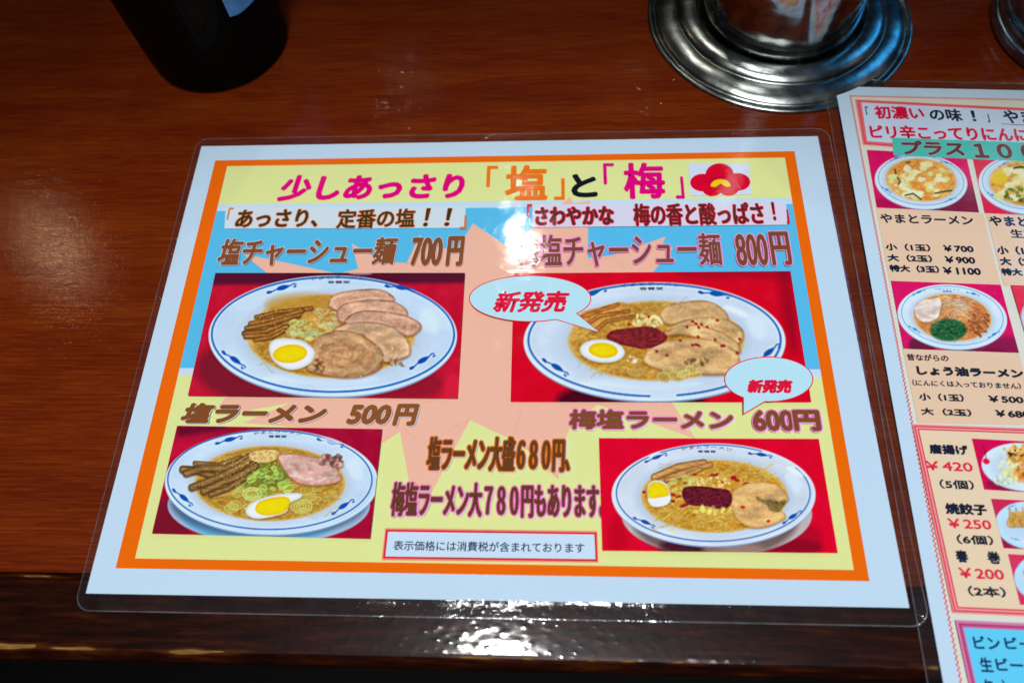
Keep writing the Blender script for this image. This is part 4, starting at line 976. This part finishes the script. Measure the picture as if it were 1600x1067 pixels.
# drinks box
A3 = S((452, 440), ZD); B3 = (A3[0] + (Bq[0] - A_[0]) / (Bq[1] - A_[1]) * (-Lv + 0.016 - A3[1]), -Lv + 0.016)
patch('drinks_frame', quad_in(A3, B3, 0, Cx), (208, 120, 168))
patch('drinks_frame', quad_in(A3, B3, .0008, Cx), (168, 62, 112))
patch('drinks_frame', quad_in(A3, B3, .0016, Cx), (196, 96, 148))
patch('drinks_ground', quad_in(A3, B3, .0022, Cx), (92, 196, 236))
BK = (14, 50, 92)
write(s2, 'ビン', (450, 432), (1005, 150), ZE, BK, bold=0.16)
write(s2, 'ビール', (1050, 452), (1960, 175), ZE, BK, bold=0.16)
write(s2, '生', (570, 862), (870, 560), ZE, BK, bold=0.16)
write(s2, 'ビール', (880, 866), (1760, 574), ZE, BK, bold=0.16)
write(s2, '缶', (650, 1290), (900, 980), ZE, BK, bold=0.16)
write(s2, '入', (960, 1290), (1200, 985), ZE, BK, bold=0.16)

# =================================================================== objects standing on the counter
def lathe(name, prof, mat, parent, n=128, cap=True):
    V = []; F = []
    for r, z in prof:
        for i in range(n):
            t = 2 * math.pi * i / n; V.append((r * math.cos(t), r * math.sin(t), z))
    for j in range(len(prof) - 1):
        for i in range(n): a = j * n + i; b = j * n + (i + 1) % n; F.append((a, b, b + n, a + n))
    if cap: F.append(tuple(range(n - 1, -1, -1)))
    o = link(name, mesh(name, V, F, mat, smooth=True), parent)
    return o
def smooth_prof(pts, n=5):
    """Catmull-Rom through (r,z) points, mm"""
    P = np.array(pts, float) / 1000; out = []
    P = np.vstack([P[0], P, P[-1]])
    for i in range(1, len(P) - 2):
        p0, p1, p2, p3 = P[i - 1:i + 3]
        for t in np.linspace(0, 1, n, endpoint=False):
            out.append(0.5 * ((2 * p1) + (-p0 + p2) * t + (2 * p0 - 5 * p1 + 4 * p2 - p3) * t * t + (-p0 + 3 * p1 - 3 * p2 + p3) * t ** 3))
    out.append(P[-2]); return [tuple(q) for q in out]
ST = steel('worn_stainless_steel', (0.50, 0.54, 0.50), 0.16, 0.18)
stand = thing('steel_stand', (0.1400, 0.1850, 0), 'round stainless steel stand with stepped base and upright tube, behind the two menus', 'stand')
base = lathe('stepped_base', smooth_prof([(64.5, 0), (66.0, 0.3), (66.4, 0.9), (66.0, 1.5), (65, 1.8), (63.9, 1.6), (63.1, 1.2), (62.4, 1.4), (61.4, 2.3), (59.0, 3.5), (56.0, 4.3), (53.4, 4.6), (52.4, 4.5), (51.8, 4.9), (50.9, 5.8), (49.0, 6.9), (46.0, 7.6), (43.2, 7.7), (42.2, 7.4), (41.7, 6.4), (41.5, 2.0), (38.2, 1.2)]), ST, stand)
tube = lathe('upright_tube', smooth_prof([(40.2, 1.2), (40.0, 5), (39.2, 14), (37.8, 36), (37.2, 90), (37.4, 128), (39.0, 130), (38.8, 131), (37.6, 130), (37.0, 120), (37.0, 30), (36.8, 9)]), steel('polished_stainless_tube', (0.42, 0.43, 0.43), 0.07, 0.08), stand, cap=False)
lathe('tube_floor', smooth_prof([(0.1, 9.2), (20, 9.2), (36.9, 9.2)]), ST, tube, cap=False)

pit = thing('steel_pot', (0.2886, 0.1700, 0), 'grey steel vessel with grooved foot, cut off by the top right edge', 'pot')
lathe('pot_body', smooth_prof([(40, 0), (44, 0.4), (45.2, 1.6), (45.4, 4), (44.8, 6.0), (43.6, 6.8), (43.4, 8.0), (44.4, 9.4), (44.2, 11.5), (43.4, 13), (42.2, 14.2), (42.2, 15.8), (42.6, 22), (42.2, 34), (40, 52), (37, 75), (34, 100), (33.5, 112), (35.2, 116), (34.6, 117), (33, 115), (32.4, 100)]), steel('brushed_grey_steel', (0.42, 0.46, 0.50), 0.24, 0.2), pit)
lathe('pot_lid', smooth_prof([(0.1, 124), (10, 123.5), (24, 120), (33, 115.2)]), ST, pit, cap=False)

bot = thing('dark_bottle', (-0.1520, 0.1745, 0), 'nearly black bottle with a blue-lit white label, at the top left of the counter', 'bottle')
bc = np.array([-0.1520, 0.1745])
bprof = [(30, 0), (33.4, 0.3), (35.2, 1.6), (36.0, 4), (36.4, 12), (36.6, 24), (36.8, 40), (37.0, 60), (37.0, 110), (35.5, 128), (30, 146), (20, 160), (14.5, 172), (13.8, 190), (14.6, 192), (14.4, 197), (13.2, 198), (0.1, 198)]
kk = N('near_black_glass'); kk.b.inputs['Base Color'].default_value = (0.0022, 0.0010, 0.0008, 1); kk.b.inputs['Roughness'].default_value = 0.5
kk.b.inputs['Specular IOR Level'].default_value = 0.05; kk.b.inputs['Coat Weight'].default_value = 0.05; kk.b.inputs['Coat Roughness'].default_value = 0.06
kk.l(kk.bump(kk.noise(kk.obj(), 30, 2), 0.0006), kk.b.inputs['Coat Normal'])
lathe('bottle_body', smooth_prof(bprof), kk.m, bot)
lathe('bottle_cap', smooth_prof([(15.4, 184), (15.8, 186), (15.8, 203), (14.8, 206), (0.1, 206.4)]), plain('red_cap', (0.30, 0.02, 0.015), 0.4), bot, cap=False)
# label: lower left corner where the photograph shows it
d = ray(361, 31); best = None
for t in np.linspace(0.3, 0.6, 6000):
    P = CAM + d * t; r_ = np.hypot(*(P[:2] - bc)); rb = np.interp(P[2] * 1000, [q[1] for q in bprof[:9]], [q[0] for q in bprof[:9]]) / 1000
    if r_ <= rb + 0.0003: best = P; break
if best is None: best = np.array([bc[0] + 0.01, bc[1] - 0.037, 0.04])
az0 = math.atan2(best[1] - bc[1], best[0] - bc[0]); zl = best[2]
V = []; F = []; na, nz = 40, 14
for j in range(nz + 1):
    for i in range(na + 1):
        u = i / na; v_ = j / nz; a = az0 + u * math.radians(118); z = zl + v_ * 0.062
        # rounded corner at the lower left
        if u < 0.06 and v_ < 0.08: z += 0.0015 * (1 - u / 0.06) * (1 - v_ / 0.08)
        rr = np.interp(z * 1000, [q[1] for q in bprof[:9]], [q[0] for q in bprof[:9]]) / 1000 + 0.00035
        V.append((rr * math.cos(a), rr * math.sin(a), z))
for j in range(nz):
    for i in range(na): a = j * (na + 1) + i; F.append((a, a + 1, a + na + 2, a + na + 1))
lab = link('paper_label', mesh('paper_label', V, F, plain('blue_lit_label', (0.13, 0.40, 0.80), 0.45, 0.3), smooth=True), bot)  # white paper label; the blue light on it is put into its base colour
lm = plain('label_ink', (0.02, 0.02, 0.03), 0.5)
V = []; F = []
for a1, z1, a2, z2, w_ in ((8, .0125, 13, .019, .0009), (20, .0125, 15, .019, .0009), (14, .011, 14, .024, .001), (8, .019, 20, .019, .0008), (30, .013, 42, .013, .001), (36, .013, 36, .024, .001)):
    for q, (da, z_) in enumerate(((a1, z1), (a2, z2))):
        a = az0 + math.radians(da); z = zl + z_
        rr = np.interp(z * 1000, [q_[1] for q_ in bprof[:9]], [q_[0] for q_ in bprof[:9]]) / 1000 + 0.0006
        dz = w_ if z1 == z2 else 0; dt = 0 if z1 == z2 else w_ / rr
        V += [(rr * math.cos(a - dt), rr * math.sin(a - dt), z - dz), (rr * math.cos(a + dt), rr * math.sin(a + dt), z + dz)]
    n_ = len(V); F.append((n_ - 4, n_ - 2, n_ - 1, n_ - 3))
link('label_lettering', mesh('label_lettering', V, F, lm), lab)
